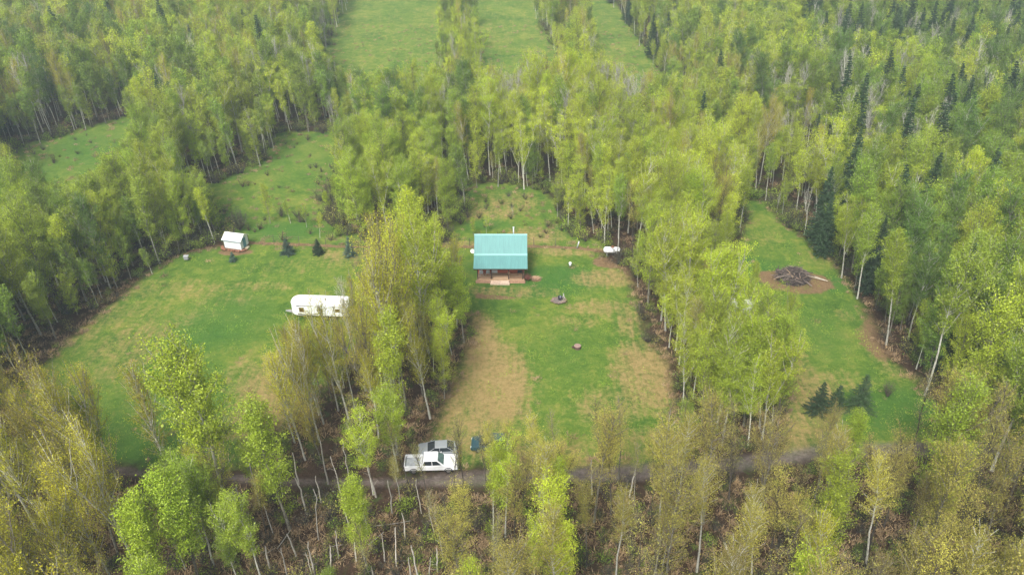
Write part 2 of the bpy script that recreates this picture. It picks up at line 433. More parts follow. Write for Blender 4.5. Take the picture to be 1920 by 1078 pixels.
def openness(X, Y, shrink=0.0):
    o = np.full(X.shape, -1e9)
    for p in POLY.values(): o = np.maximum(o, sdist(p, X, Y))
    for p in SPOLY.values(): o = np.minimum(o, -sdist(p, X, Y) + shrink)
    return o

def axis_pts(lo, hi, step, out, grow=1.22):
    c = list(np.arange(lo, hi + 1e-6, step)); s = step; v = hi
    while v < out: s *= grow; v += s; c.append(v)
    s = step; v = lo; pre = []
    while v > -out: s *= grow; v -= s; pre.append(v)
    return np.array(pre[::-1] + c)
gx = axis_pts(-110, 110, 0.6, 1200)
gy = np.concatenate([-axis_pts(0, 1, 1, 1500)[axis_pts(0, 1, 1, 1500) > 2][::-1], np.arange(0, 30, 3.0), np.arange(30, 165, 0.6), np.arange(165, 330, 1.2)])
s_, v_ = 1.2, 330.0
ext = []
while v_ < 1800: s_ *= 1.15; v_ += s_; ext.append(v_)
gy = np.concatenate([gy, ext])
GX, GY = np.meshgrid(gx, gy)
OPEN = openness(GX, GY, 2.2)
LAWN = np.maximum.reduce([sdist(POLY[k], GX, GY) for k in ('left_lawn', 'centre_lawn', 'right_lawn')])
OPEN = np.where(LAWN < -2, OPEN + 1.6, OPEN)
rd = ldist(ROAD, GX, GY)
rd_vis = rd + 0.75 / (1 + np.exp((GX + 9) / 2.5))
dry = np.zeros(GX.shape); lush = np.zeros(GX.shape); bare = np.zeros(GX.shape)
def blob(arr, u, v, ru, rv, s):
    """soft ellipse; radii in metres across and along the view"""
    cx, cy = at(u, v)
    q = ((GX - cx) / ru) ** 2 + ((GY - cy) / rv) ** 2
    arr[:] = np.maximum(arr, s * np.exp(-q * q * 0.7))
# dry straw-coloured grass
for b in [(900, 640, 2.6, 7, .95), (930, 720, 4.5, 9, 1), (880, 760, 6, 6, .8), (1130, 575, 5, 2.2, .6), (1180, 600, 2.2, 5, .6), (1215, 700, 4.5, 8, .85), (1140, 760, 5, 4, .5), (960, 545, 7, 1.8, .55), (1080, 600, 4, 1.6, .45),
          (1150, 520, 7, 2.6, .75), (1060, 470, 8, 1.5, .6), (500, 750, 4, 9, .85), (470, 700, 4, 5, .5), (170, 600, 6, 7, .45), (250, 650, 6, 8, .5), (330, 540, 9, 3, .45), (480, 535, 5, 1.5, .5), (660, 480, 6, 2.5, .65), (620, 475, 3, 1.5, .5),
          (1540, 480, 3, 3, .4), (1490, 690, 3, 8, .6), (1560, 710, 5, 3, .45), (1520, 740, 4, 5, .75), (1590, 590, 3, 3, .3), (900, 400, 7, 3, .6), (960, 380, 6, 5, .5), (1000, 440, 6, 3, .65), (860, 455, 8, 1.3, .6), (1420, 440, 5, 6, .25), (1660, 660, 3, 6, .45), (1460, 800, 8, 5, .7), (900, 830, 6, 3, .7), (1050, 850, 10, 2.5, .6), (1250, 830, 8, 3, .6),
          (250, 600, 9, 5, .35), (750, 50, 60, 60, .25), (1050, 50, 60, 60, .25), (420, 560, 6, 1.6, .35), (560, 500, 10, 2.5, .3)]:  # the wide far-field pair pales those fields as haze would
    blob(dry, b[0], b[1], b[2], b[3], b[4] * .95)
# fresh dark green grass; wide far-field blobs tint the ground in place of haze
for b in [(420, 600, 8, 9, .7), (350, 620, 7, 8, .6), (300, 760, 9, 12, .6), (240, 830, 8, 6, .65), (1040, 520, 9, 4, 1), (900, 500, 4, 3, .8), (1010, 545, 9, 1.6, .8), (1000, 700, 3, 14, .45), (1060, 650, 4, 8, .5), (1400, 500, 6, 3.5, 1), (1460, 495, 4, 2, .5), (1560, 530, 2.5, 3, .9), (1610, 590, 3, 4, .5), (1530, 620, 5, 8, .6), (1700, 760, 5, 4, .7),
          (540, 430, 9, 3.5, .8), (480, 445, 6, 2, .6), (920, 420, 5, 2, .8), (1060, 430, 5, 3, .5), (200, 280, 15, 12, .6), (720, 60, 60, 60, .3), (1000, 60, 60, 60, .3), (1200, 60, 60, 60, .3), (450, 5, 60, 40, .3), (560, 300, 10, 12, .5), (1640, 770, 6, 4, .8), (450, 830, 7, 6, .5)]:
    blob(lush, *b)
# bare litter and earth
for b in [(1150, 490, 3.5, 1.8, .9), (1185, 500, 2, 3, .7), (1495, 528, 5.3, 3.2, 1), (1450, 520, 3, 2.0, .9), (930, 556, 2.9, 0.6, .95), (900, 552, 1.2, 0.7, .6), (1420, 268, 5, 5, .9), (440, 470, 3, 1.2, .8), (1620, 545, 2, 3, .55), (1650, 640, 3, 5, .7), (1005, 521, 0.9, 0.8, 0.9), (1640, 600, 2, 4, .5)]:
    blob(bare, *b)
# thin tan line of dead grass along the fence
FENCE = gpoly([(352, 470), (400, 458), (465, 453), (560, 458), (660, 462), (760, 461), (880, 461), (960, 459), (1083, 463), (1140, 470)])
fl = ldist(FENCE, GX, GY)
bare = np.maximum(bare, 0.9 * np.exp(-(fl / 0.55) ** 2))
h = 0.10 * np.sin(GX * 0.11 + 1) * np.cos(GY * 0.09) + 0.05 * np.sin(GX * 0.31 + GY * 0.23)
h = np.where(rd < 4, h * (rd / 4) ** 2, h)
h = h - 0.14 - 0.04 * np.exp(-(rd / 2) ** 2)                # keeps bases of things just inside the ground
ny, nx = GX.shape
I = np.arange(nx * ny).reshape(ny, nx)
gf = np.stack([I[:-1, :-1], I[:-1, 1:], I[1:, 1:], I[1:, :-1]], -1).reshape(-1, 4)
ga = Acc(); ga.add(np.stack([GX, GY, h], -1).reshape(-1, 3), gf)

def ground_material():
    m, nt, N, L, P = nmat('ground_grass_and_litter')
    def attr(n):
        a = N.new('ShaderNodeAttribute'); a.attribute_name = n; return a.outputs['Fac']
    tc = N.new('ShaderNodeTexCoord')
    def noise(scale, detail=5, rough=0.6, stretch=None, dist=0.0):
        n = N.new('ShaderNodeTexNoise'); n.inputs['Scale'].default_value = scale; n.inputs['Detail'].default_value = detail; n.inputs['Roughness'].default_value = rough
        n.inputs['Distortion'].default_value = dist
        if stretch:
            mp = N.new('ShaderNodeMapping'); mp.inputs['Scale'].default_value = stretch; L.new(tc.outputs['Object'], mp.inputs['Vector']); L.new(mp.outputs[0], n.inputs['Vector'])
        else: L.new(tc.outputs['Object'], n.inputs['Vector'])
        return n.outputs[0]
    def math_(op, a, b, c=None):
        n = N.new('ShaderNodeMath'); n.operation = op
        for i, v in enumerate([a, b, c]):
            if v is None: continue
            if isinstance(v, (int, float)): n.inputs[i].default_value = v
            else: L.new(v, n.inputs[i])
        return n.outputs[0]
    def sstep(v, lo, hi, a=0.0, b=1.0):
        n = N.new('ShaderNodeMapRange'); n.interpolation_type = 'SMOOTHSTEP'; n.inputs[1].default_value = lo; n.inputs[2].default_value = hi; n.inputs[3].default_value = a; n.inputs[4].default_value = b
        L.new(v, n.inputs[0]); return n.outputs[0]
    def mixc(f, a, b):
        n = N.new('ShaderNodeMix'); n.data_type = 'RGBA'
        L.new(f, n.inputs[0])
        for i, v in ((6, a), (7, b)):
            if isinstance(v, tuple): n.inputs[i].default_value = (*v, 1)
            else: L.new(v, n.inputs[i])
        return n.outputs[2]
    nb = noise(0.09, 4); nm = noise(0.45, 6, 0.65, dist=0.6); nf = noise(1.7, 10, 0.78); ns = noise(1.0, 5, 0.6, (1.6, 0.18, 1)); nxs = noise(0.8, 5, 0.65, (0.35, 1.5, 1)); nff = noise(9, 4, 0.7)
    r1 = ramp(N, [(0.38, (0.045, 0.12, 0.016)), (0.5, (0.12, 0.20, 0.026)), (0.62, (0.27, 0.28, 0.055))])
    L.new(math_('ADD', math_('MULTIPLY', nb, 0.3), math_('ADD', math_('MULTIPLY', nm, 0.35), math_('MULTIPLY', nf, 0.35))), r1.inputs[0])
    lushf = sstep(math_('ADD', attr('lush'), math_('MULTIPLY', math_('SUBTRACT', nm, 0.5), 1.0)), 0.2, 1.0, 0, 0.7)
    g = mixc(lushf, r1.outputs[0], (0.045, 0.15, 0.025))
    # scattered dry flecks everywhere plus the dry areas
    dsum = math_('ADD', attr('dry'), math_('MULTIPLY', math_('SUBTRACT', nm, 0.5), 0.8))
    dsum = math_('ADD', dsum, math_('MULTIPLY', math_('SUBTRACT', ns, 0.5), 1.1))
    dsum = math_('ADD', dsum, math_('MULTIPLY', math_('SUBTRACT', nf, 0.5), 1.5))
    dsum = math_('ADD', dsum, math_('MULTIPLY', math_('SUBTRACT', nxs, 0.5), 0.5))
    df = sstep(dsum, 0.15, 0.95, 0.0, 0.92)
    rdry = ramp(N, [(0.3, (0.24, 0.17, 0.065)), (0.7, (0.46, 0.33, 0.145))]); L.new(nf, rdry.inputs[0])
    g = mixc(df, g, rdry.outputs[0])
    # earth and litter
    rl = ramp(N, [(0.3, (0.115, 0.065, 0.035)), (0.55, (0.25, 0.165, 0.085)), (0.75, (0.42, 0.30, 0.18))]); L.new(math_('ADD', math_('MULTIPLY', nf, 0.5), math_('MULTIPLY', nff, 0.5)), rl.inputs[0])
    bf = sstep(math_('ADD', attr('bare'), math_('MULTIPLY', math_('SUBTRACT', math_('ADD', nm, nf), 1.0), 0.7)), 0.35, 0.6)
    g = mixc(bf, g, rl.outputs[0])
    # forest floor
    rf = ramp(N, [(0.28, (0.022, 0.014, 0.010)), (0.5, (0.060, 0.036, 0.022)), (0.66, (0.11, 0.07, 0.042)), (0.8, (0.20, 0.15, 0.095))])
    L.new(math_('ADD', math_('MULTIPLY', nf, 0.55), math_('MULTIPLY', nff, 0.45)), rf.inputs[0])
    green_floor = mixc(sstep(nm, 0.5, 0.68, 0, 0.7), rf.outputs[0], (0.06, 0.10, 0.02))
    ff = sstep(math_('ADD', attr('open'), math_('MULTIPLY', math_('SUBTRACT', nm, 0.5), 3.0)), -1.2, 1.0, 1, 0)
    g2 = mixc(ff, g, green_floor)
    # litter fringe just inside the tree line
    # road gravel
    rg = ramp(N, [(0.3, (0.10, 0.08, 0.07)), (0.55, (0.24, 0.20, 0.18)), (0.75, (0.38, 0.34, 0.32))]); L.new(nf, rg.inputs[0])
    rdn = math_('ADD', attr('road'), math_('MULTIPLY', math_('SUBTRACT', nm, 0.5), 1.6))
    g3 = mixc(sstep(rdn, 0.4, 1.7, 0.7, 0), g2, rg.outputs[0])
    L.new(g3, P.inputs['Base Color']); P.inputs['Roughness'].default_value = 0.95
    P.inputs['Specular IOR Level'].default_value = 0.1
    b = N.new('ShaderNodeBump'); b.inputs['Strength'].default_value = 0.9; b.inputs['Distance'].default_value = 0.35
    L.new(math_('ADD', nf, math_('MULTIPLY', nff, 0.5)), b.inputs['Height']); L.new(b.outputs[0], P.inputs['Normal'])
    return m
gm = ga.mesh('ground', [ground_material()], True)
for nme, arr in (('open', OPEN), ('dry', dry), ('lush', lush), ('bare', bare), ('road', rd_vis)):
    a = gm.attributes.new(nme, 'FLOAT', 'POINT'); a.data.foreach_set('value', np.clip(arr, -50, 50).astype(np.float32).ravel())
ground = bpy.data.objects.new('ground', gm); C.objects.link(ground); tag(ground, kind='structure')
Z0 = -0.12
def gz(x, y):
    return 0.10 * math.sin(x * 0.11 + 1) * math.cos(y * 0.09) + 0.05 * math.sin(x * 0.31 + y * 0.23) - 0.16

#==THINGS==
import bmesh
class MB:
    """collects shapes and links them as ONE mesh object"""
    def __init__(s): s.b = bmesh.new()
    def hexa(s, lo, hi, bev=0.0):
        """lo, hi: four corners each, same order"""
        v = [s.b.verts.new(p) for p in list(lo) + list(hi)]
        fs = [(3, 2, 1, 0), (4, 5, 6, 7), (0, 1, 5, 4), (1, 2, 6, 5), (2, 3, 7, 6), (3, 0, 4, 7)]
        f = [s.b.faces.new([v[i] for i in q]) for q in fs]
        if bev:
            ed = list({e for q in f for e in q.edges})
            bmesh.ops.bevel(s.b, geom=ed, offset=bev, segments=2, affect='EDGES', clamp_overlap=True)
        return s
    def box(s, x0, x1, y0, y1, z0, z1, bev=0.0):
        return s.hexa([(x0, y0, z0), (x1, y0, z0), (x1, y1, z0), (x0, y1, z0)], [(x0, y0, z1), (x1, y0, z1), (x1, y1, z1), (x0, y1, z1)], bev)
    def frus(s, a, b, z0, z1, bev=0.0):
        """a, b: (x0, x1, halfwidth) at z0 and z1"""
        r = lambda q, z: [(q[0], -q[2], z), (q[1], -q[2], z), (q[1], q[2], z), (q[0], q[2], z)]
        return s.hexa(r(a, z0), r(b, z1), bev)
    def prism(s, prof, y0, y1, axis='y', bev=0.0):
        """prof: (a, z) outline; extruded along y (a = x) or x (a = y) or z (prof = x, y)"""
        mk = {'y': lambda p, t: (p[0], t, p[1]), 'x': lambda p, t: (t, p[0], p[1]), 'z': lambda p, t: (p[0], p[1], t)}[axis]
        A = [s.b.verts.new(mk(p, y0)) for p in prof]; B = [s.b.verts.new(mk(p, y1)) for p in prof]; n = len(prof)
        f = [s.b.faces.new(A[::-1]), s.b.faces.new(B)] + [s.b.faces.new((A[i], A[(i + 1) % n], B[(i + 1) % n], B[i])) for i in range(n)]
        if bev:
            bmesh.ops.bevel(s.b, geom=list(f[0].edges) + list(f[1].edges), offset=bev, segments=2, affect='EDGES', clamp_overlap=True)
        return s
    def cyl(s, p0, p1, r0, r1=None, n=12, caps=True):
        r1 = r0 if r1 is None else r1
        p0 = Vector(p0); p1 = Vector(p1); d = (p1 - p0).normalized(); u = d.orthogonal().normalized(); v = d.cross(u)
        R = []
        for p, r in ((p0, r0), (p1, r1)):
            R.append([s.b.verts.new(p + r * (math.cos(6.28318 * k / n) * u + math.sin(6.28318 * k / n) * v)) for k in range(n)])
        for k in range(n): s.b.faces.new((R[0][k], R[0][(k + 1) % n], R[1][(k + 1) % n], R[1][k]))
        if caps: s.b.faces.new(R[0][::-1]); s.b.faces.new(R[1])
        return s
    def lathe(s, prof, origin=(0, 0, 0), axis=(0, 0, 1), n=24):
        """prof: (r, t) along axis"""
        o = Vector(origin); d = Vector(axis).normalized(); u = d.orthogonal().normalized(); v = d.cross(u); prev = None
        for r, t in prof:
            ring = [s.b.verts.new(o + d * t)] if r < 1e-5 else [s.b.verts.new(o + d * t + r * (math.cos(6.28318 * k / n) * u + math.sin(6.28318 * k / n) * v)) for k in range(n)]
            if prev is not None:
                if len(prev) == 1 and len(ring) > 1: [s.b.faces.new((prev[0], ring[(k + 1) % n], ring[k])) for k in range(n)]
                elif len(ring) == 1 and len(prev) > 1: [s.b.faces.new((prev[k], prev[(k + 1) % n], ring[0])) for k in range(n)]
                elif len(ring) > 1: [s.b.faces.new((prev[k], prev[(k + 1) % n], ring[(k + 1) % n], ring[k])) for k in range(n)]
            prev = ring
        return s
    def rock(s, c, r, seed, flat=0.7):
        rg = random.Random(seed)
        q = bmesh.ops.create_icosphere(s.b, subdivisions=2, radius=1.0)
        k = [Vector((rg.gauss(0, 1), rg.gauss(0, 1), rg.gauss(0, 1))).normalized() for _ in range(6)]
        for v in q['verts']:
            d = v.co.normalized(); m = 1 + 0.16 * sum(max(0, d.dot(a)) ** 3 for a in k) - 0.1 * rg.random()
            v.co = Vector(c) + Vector((d.x * r * m, d.y * r * m * 0.9, d.z * r * m * flat))
        return s
    def build(s, name, m, parent=None, smooth=False, loc=None, rz=0):
        bmesh.ops.recalc_face_normals(s.b, faces=s.b.faces)
        me = bpy.data.meshes.new(name); s.b.to_mesh(me); s.b.free()
        me.materials.append(m)
        if smooth:
            for p in me.polygons: p.use_smooth = True
        o = bpy.data.objects.new(name, me); C.objects.link(o); o.parent = parent
        if loc: o.location = loc
        if rz: o.rotation_euler.z = rz
        return o

GLASS = mat('tinted_glass', (0.02, 0.025, 0.03), 0.08, var=0.1)
RUBBER = mat('tyre_rubber', (0.02, 0.02, 0.02), 0.8)
CHROME = mat('brushed_metal', (0.5, 0.5, 0.5), 0.3, 0.9, var=0.1)
WHITE = mat('white_paint', (0.78, 0.80, 0.82), 0.4, var=0.05)
TEAL = mat('teal_roof_metal', (0.12, 0.29, 0.28), 0.5, 0.0, var=0.10, scale=1.2, stretch=(3, .4, .4))
TEAL_CAP = mat('teal_ridge_metal', (0.20, 0.41, 0.39), 0.45, var=0.06)
SIDING = mat('red_brown_siding', (0.55, 0.13, 0.06), 0.6, var=0.3, scale=2, stretch=(.5, .5, 8))
DECKW = mat('deck_planks', (0.46, 0.31, 0.19), 0.7, var=0.28, scale=3, stretch=(.6, 7, 1))
STEPW = mat('weathered_step', (0.60, 0.46, 0.36), 0.8, var=0.25)
POSTM = mat('dark_brown_stain', (0.05, 0.025, 0.017), 0.6)
RAILM = mat('rail_brown', (0.20, 0.10, 0.06), 0.6)
TRIM = mat('white_trim', (0.75, 0.75, 0.74), 0.5, var=0.06)
STEEL = mat('stainless_pipe', (0.68, 0.70, 0.72), 0.35, 0.3, var=0.08)

# ------------------------------------------------------------------ cabin
CAB = (-1.72, 98.95)
cab = empty('cabin', (CAB[0], CAB[1], 0))
tag(cab, 'small red brown cabin with teal metal roof and covered front porch', 'house')
RX = 4.03
def slope_panel(mb, y0, z0, y1, z1, th=0.06, ribs=True, x0=-RX, x1=RX):
    mb.hexa([(x0, y0, z0 - th), (x1, y0, z0 - th), (x1, y1, z1 - th), (x0, y1, z1 - th)], [(x0, y0, z0), (x1, y0, z0), (x1, y1, z1), (x0, y1, z1)])
    if ribs:
        x = x0 + 0.06
        while x < x1 - 0.05:
            mb.hexa([(x, y0 + .01, z0 - .004), (x + .055, y0 + .01, z0 - .004), (x + .055, y1, z1 - .004), (x, y1, z1 - .004)],
                    [(x + .012, y0 + .01, z0 + .05), (x + .043, y0 + .01, z0 + .05), (x + .043, y1, z1 + .05), (x + .012, y1, z1 + .05)])
            x += 0.31
m = MB(); slope_panel(m, 2.32, 3.27, 5.2, 5.3); slope_panel(m, 8.2, 3.12, 5.2, 5.3)
roof = m.build('roof', TEAL, cab)
m = MB(); slope_panel(m, -0.55, 2.62, 2.36, 3.24); m.build('porch_roof', TEAL, cab)
m = MB(); m.prism([(5.02, 5.21), (5.2, 5.36), (5.38, 5.21), (5.2, 5.33)][:3], -RX - .02, RX + .02, 'x'); m.build('ridge_cap', TEAL_CAP, roof)
m = MB(); m.hexa([(-RX - .01, 2.2, 3.225), (RX + .01, 2.2, 3.225), (RX + .01, 2.5, 3.40), (-RX - .01, 2.5, 3.40)], [(-RX - .01, 2.2, 3.265), (RX + .01, 2.2, 3.265), (RX + .01, 2.5, 3.455), (-RX - .01, 2.5, 3.455)]); m.build('flashing', TEAL_CAP, roof)
m = MB()
for s in (-1, 1):
    X0, X1 = sorted((s * (RX - .04), s * (RX + .005)))
    m.prism([(-0.55, 2.42), (-0.55, 2.55), (2.32, 3.17), (5.2, 5.2), (8.2, 3.02), (8.2, 2.86), (5.2, 5.02), (2.32, 3.0)], X0, X1, 'x')
m.box(-RX + .05, RX - .05, -0.58, -0.53, 2.40, 2.56); m.build('fascia', POSTM, cab)
m = MB()
m.prism([(1.9, 0.12), (8.0, 0.12), (8.0, 3.12), (5.2, 5.18), (2.33, 3.14), (1.9, 3.04)], -3.55, 3.55, 'x')
wall = m.build('wall', SIDING, cab)
m = MB(); m.box(-3.6, 3.6, 1.88, 8.05, -0.3, 0.14); m.build('foundation', mat('concrete_grey', (0.3, 0.29, 0.27), 0.9), cab)
m = MB(); y = 0.0
while y < 1.86:
    m.box(-3.58, 3.58, y, min(y + .135, 1.87), 0.33, 0.40); y += 0.145
m.box(-3.58, 3.58, 0.03, 1.86, 0.05, 0.327); m.build('porch_deck', DECKW, cab)
m = MB(); m.box(-1.5, 1.3, -0.34, -0.004, -.2, 0.22, .01).box(-1.55, 1.35, -0.66, -0.343, -.25, 0.08, .01); m.build('porch_steps', STEPW, cab)
SKM = mat('skirting_wood', (0.42, 0.24, 0.16), 0.8, var=.3, scale=4)
MB().box(-3.75, -1.57, -0.2, -0.01, -.2, 0.26, .01).build('skirting', SKM, cab); MB().box(1.37, 3.72, -0.18, -0.01, -.2, 0.26, .01).build('skirting', SKM, cab)
for xx in (-3.45, -1.4, 1.2, 3.35):
    m = MB(); m.box(xx - .075, xx + .075, 0.05, 0.2, 0.40, 2.62).box(xx - .1, xx + .1, 0.03, 0.22, 2.45, 2.6); m.build('porch_post', POSTM, cab)
m = MB(); m.box(-3.55, 3.5, 0.06, 0.19, 2.50, 2.68); m.build('porch_beam', POSTM, cab)
for x0, x1 in ((-3.37, -1.48), (1.28, 3.27)):
    m = MB(); m.box(x0, x1, 0.08, 0.17, 1.22, 1.28).box(x0, x1, 0.1, 0.15, 0.52, 0.57)
    k = x0 + .15
    while k < x1: m.box(k, k + .025, .112, .137, .57, 1.22); k += .16
    m.build('railing', RAILM, cab)
def window(x, z0, w_, h_, parent, y=1.9, out=-1):
    a = MB(); y0, y1 = sorted((y, y + out * 0.05))
    for q in ((x - w_ / 2 - .07, x + w_ / 2 + .07, z0 - .07, z0), (x - w_ / 2 - .07, x + w_ / 2 + .07, z0 + h_, z0 + h_ + .07), (x - w_ / 2 - .07, x - w_ / 2, z0, z0 + h_), (x + w_ / 2, x + w_ / 2 + .07, z0, z0 + h_)):
        a.box(q[0], q[1], y0, y1, q[2], q[3])
    f = a.build('window', TRIM, parent)
    y0, y1 = sorted((y, y + out * 0.02)); MB().box(x - w_ / 2, x + w_ / 2, y0, y1, z0, z0 + h_).build('pane', GLASS, f)
    y0, y1 = sorted((y, y + out * 0.12)); MB().box(x - w_ / 2 - .1, x + w_ / 2 + .1, y0, y1, z0 - .12, z0 - .072).build('sill', TRIM, f)
window(0.75, 1.18, 0.8, 0.9, cab); window(2.35, 1.15, 0.75, 0.9, cab); window(-2.6, 1.2, .7, .9, cab); window(0, 1.3, 1.2, 0.9, cab, y=8.0, out=1)
dr = MB().box(-1.36, -0.50, 1.85, 1.897, 0.41, 2.45, .01).build('door', WHITE, cab); MB().cyl((-.6, 1.8, 1.35), (-.6, 1.85, 1.35), .035).build('handle', CHROME, dr)
m = MB(); m.cyl((1.95, 6.1, 4.4), (1.95, 6.1, 5.95), 0.10, n=14).cyl((1.95, 6.1, 5.95), (1.95, 6.1, 6.05), 0.15, n=14); m.build('chimney_pipe', STEEL, cab, True)
m = MB(); m.lathe([(0.13, 4.35), (0.2, 4.75), (0.13, 4.82)], (1.95, 6.1, 0)); m.build('pipe_flashing', STEEL, cab, True)
m = MB(); m.cyl((-0.5, 5.55, 4.9), (-0.5, 5.55, 5.5), 0.04, n=8); m.build('vent_pipe', POSTM, cab)
dish = empty('satellite_dish', (CAB[0] - 4.3, CAB[1] + 3.0, 3.55), math.radians(20)); tag(dish, 'small white satellite dish beside the left roof edge of the cabin', 'satellite dish')
m = MB(); m.lathe([(0, 0), (.14, .015), (.26, .055), (.33, .10), (.335, .09), (.26, .04), (.14, .0), (0, -.015)], (0, 0, 0), (0, -0.75, .66)); m.build('reflector', WHITE, dish, True)
m = MB(); m.cyl((0, 0, 0), (.05, -.35, .12), .012, n=6).cyl((.05, -.38, .13), (.05, -.30, .16), .04, n=8); m.build('feed_arm', CHROME, dish)
m = MB(); m.cyl((0, 0, 0), (.05, .1, -.35), .02, n=6).cyl((.05, .1, -.35), (.42, 0, -.4), .02, n=6); m.build('mast', CHROME, dish)
# things on the porch
def patio_chair(x, y, rz, label):
    e = empty('patio_chair', (CAB[0] + x, CAB[1] + y, 0.40), rz); tag(e, label, 'chair', 'white chairs on the cabin porch')
    MB().hexa([(-.26, -.26, .36), (.26, -.26, .36), (.24, .24, .33), (-.24, .24, .33)], [(-.26, -.26, .41), (.26, -.26, .41), (.24, .24, .37), (-.24, .24, .37)], .01).build('seat', WHITE, e)
    MB().hexa([(-.25, .2, .37), (.25, .2, .37), (.25, .25, .37), (-.25, .25, .37)], [(-.22, .36, .95), (.22, .36, .95), (.22, .40, .95), (-.22, .40, .95)], .015).build('backrest', WHITE, e)
    for a in (-.24, .24):
        for b in (-.23, .22): MB().cyl((a, b, 0), (a * .95, b * .95, .37), .022, n=6).build('leg', WHITE, e)
        MB().box(a - .03, a + .03, -.25, .27, .58, .61).build('armrest', WHITE, e)
patio_chair(-2.95, 1.25, 0.2, 'white porch chair nearest the left corner post of the cabin')
patio_chair(-1.95, 1.3, -0.15, 'white porch chair closest to the white cabin door')
gr = empty('barbecue_grill', (CAB[0] + 2.9, CAB[1] + 1.25, 0.40)); tag(gr, 'dark covered barbecue grill at the right end of the porch', 'grill')
BLK = mat('black_enamel', (0.025, 0.028, 0.04), 0.4)
MB().box(-.35, .35, -.22, .22, .5, .72, .03).build('firebox', BLK, gr)
MB().prism([(-.22, .722), (.22, .722), (.2, .9), (.08, .99), (-.08, .99), (-.2, .9)], -.34, .34, 'x', .02).build('lid', BLK, gr)
for a in (-.3, .3):
    for b in (-.17, .17): MB().cyl((a, b, 0), (a, b, .5), .02, n=6).build('leg', BLK, gr)
wr = MB()
for k in range(14):
    a0, a1 = k * 6.2832 / 14, (k + 1) * 6.2832 / 14
    wr.cyl((.13 * math.cos(a0), 0, .13 * math.sin(a0)), (.13 * math.cos(a1), 0, .13 * math.sin(a1)), .03, n=6)
tag(wr.build('wreath', mat('straw_wreath', (0.5, 0.32, 0.2), 0.9), None, loc=(CAB[0] + 1.2, CAB[1] + 0.02, 1.55)), 'small straw ring hanging on the porch post right of the steps', 'wreath')

# ------------------------------------------------------------------ garden shed
shx, shy = at(441, 467)
shed = empty('garden_shed', (shx, shy + 1.0, 0), math.radians(-14)); tag(shed, 'small white garden shed with a blue door in its right gable end', 'shed')
SHW = mat('white_board_siding', (0.72, 0.77, 0.80), 0.5, var=0.08, scale=2, stretch=(6, 6, .4))
MB().prism([(-1.1, 0.1), (1.1, 0.1), (1.1, 1.75), (0, 2.35), (-1.1, 1.75)], -1.5, 1.5, 'x').build('wall', SHW, shed)
m = MB()
for s in (-1, 1): m.hexa([(-1.7, s * 1.32, 1.62), (1.72, s * 1.32, 1.62), (1.72, 0, 2.38), (-1.7, 0, 2.38)], [(-1.7, s * 1.32, 1.67), (1.72, s * 1.32, 1.67), (1.72, 0, 2.44), (-1.7, 0, 2.44)])
m.build('roof', mat('white_sheet_roof', (0.80, 0.80, 0.80), 0.45, var=0.06, scale=1.5), shed)
MB().box(-1.72, 1.74, -1.36, -1.325, 1.56, 1.66).build('eave_trim', mat('grey_blue_trim', (0.35, 0.45, 0.52), 0.6), shed)
dd = MB().box(1.503, 1.54, -.42, .38, .12, 1.72, .005).build('door', mat('blue_grey_door', (0.10, 0.26, 0.36), 0.55), shed); MB().box(1.542, 1.57, -.36, -.32, .8, 1.0).build('handle', CHROME, dd)
MB().box(-1.52, 1.52, -1.12, 1.12, -.2, .098).build('foundation', mat('shed_skid_wood', (0.22, 0.13, 0.09), 0.9), shed)
MB().box(1.55, 2.1, -.35, .35, -.1, .08, .02).build('doorstep', mat('pale_step', (0.55, 0.5, 0.35), 0.8), shed)
RUST = mat('rust_brown_rock', (0.27, 0.12, 0.07), 0.9, var=0.5, scale=4)
side = {0: 'left', 1: 'front', 2: 'right'}
words = ['first', 'second', 'third', 'fourth', 'fifth', 'sixth', 'seventh', 'eighth', 'ninth', 'tenth', 'eleventh', 'twelfth']
for i, (a, b, r) in enumerate([(-2.1, -.9, .30), (-1.75, -1.35, .33), (-1.3, -1.55, .22), (-.6, -1.5, .2), (-.1, -1.6, .18), (.3, -1.5, .22), (.8, -1.55, .2), (1.2, -1.5, .24), (1.6, -1.3, .2), (1.85, -1.0, .18), (2.1, -.7, .16)]):
    q = Matrix.Rotation(math.radians(-14), 2) @ Vector((a, b))
    tag(MB().rock((0, 0, 0), r, i, .75).build('rock', RUST, None, True, loc=(shx + q.x, shy + 1.0 + q.y, .05)), 'rust brown rock, %s from the left at the foot of the white shed' % words[i], 'rock', 'rocks at the foot of the shed')

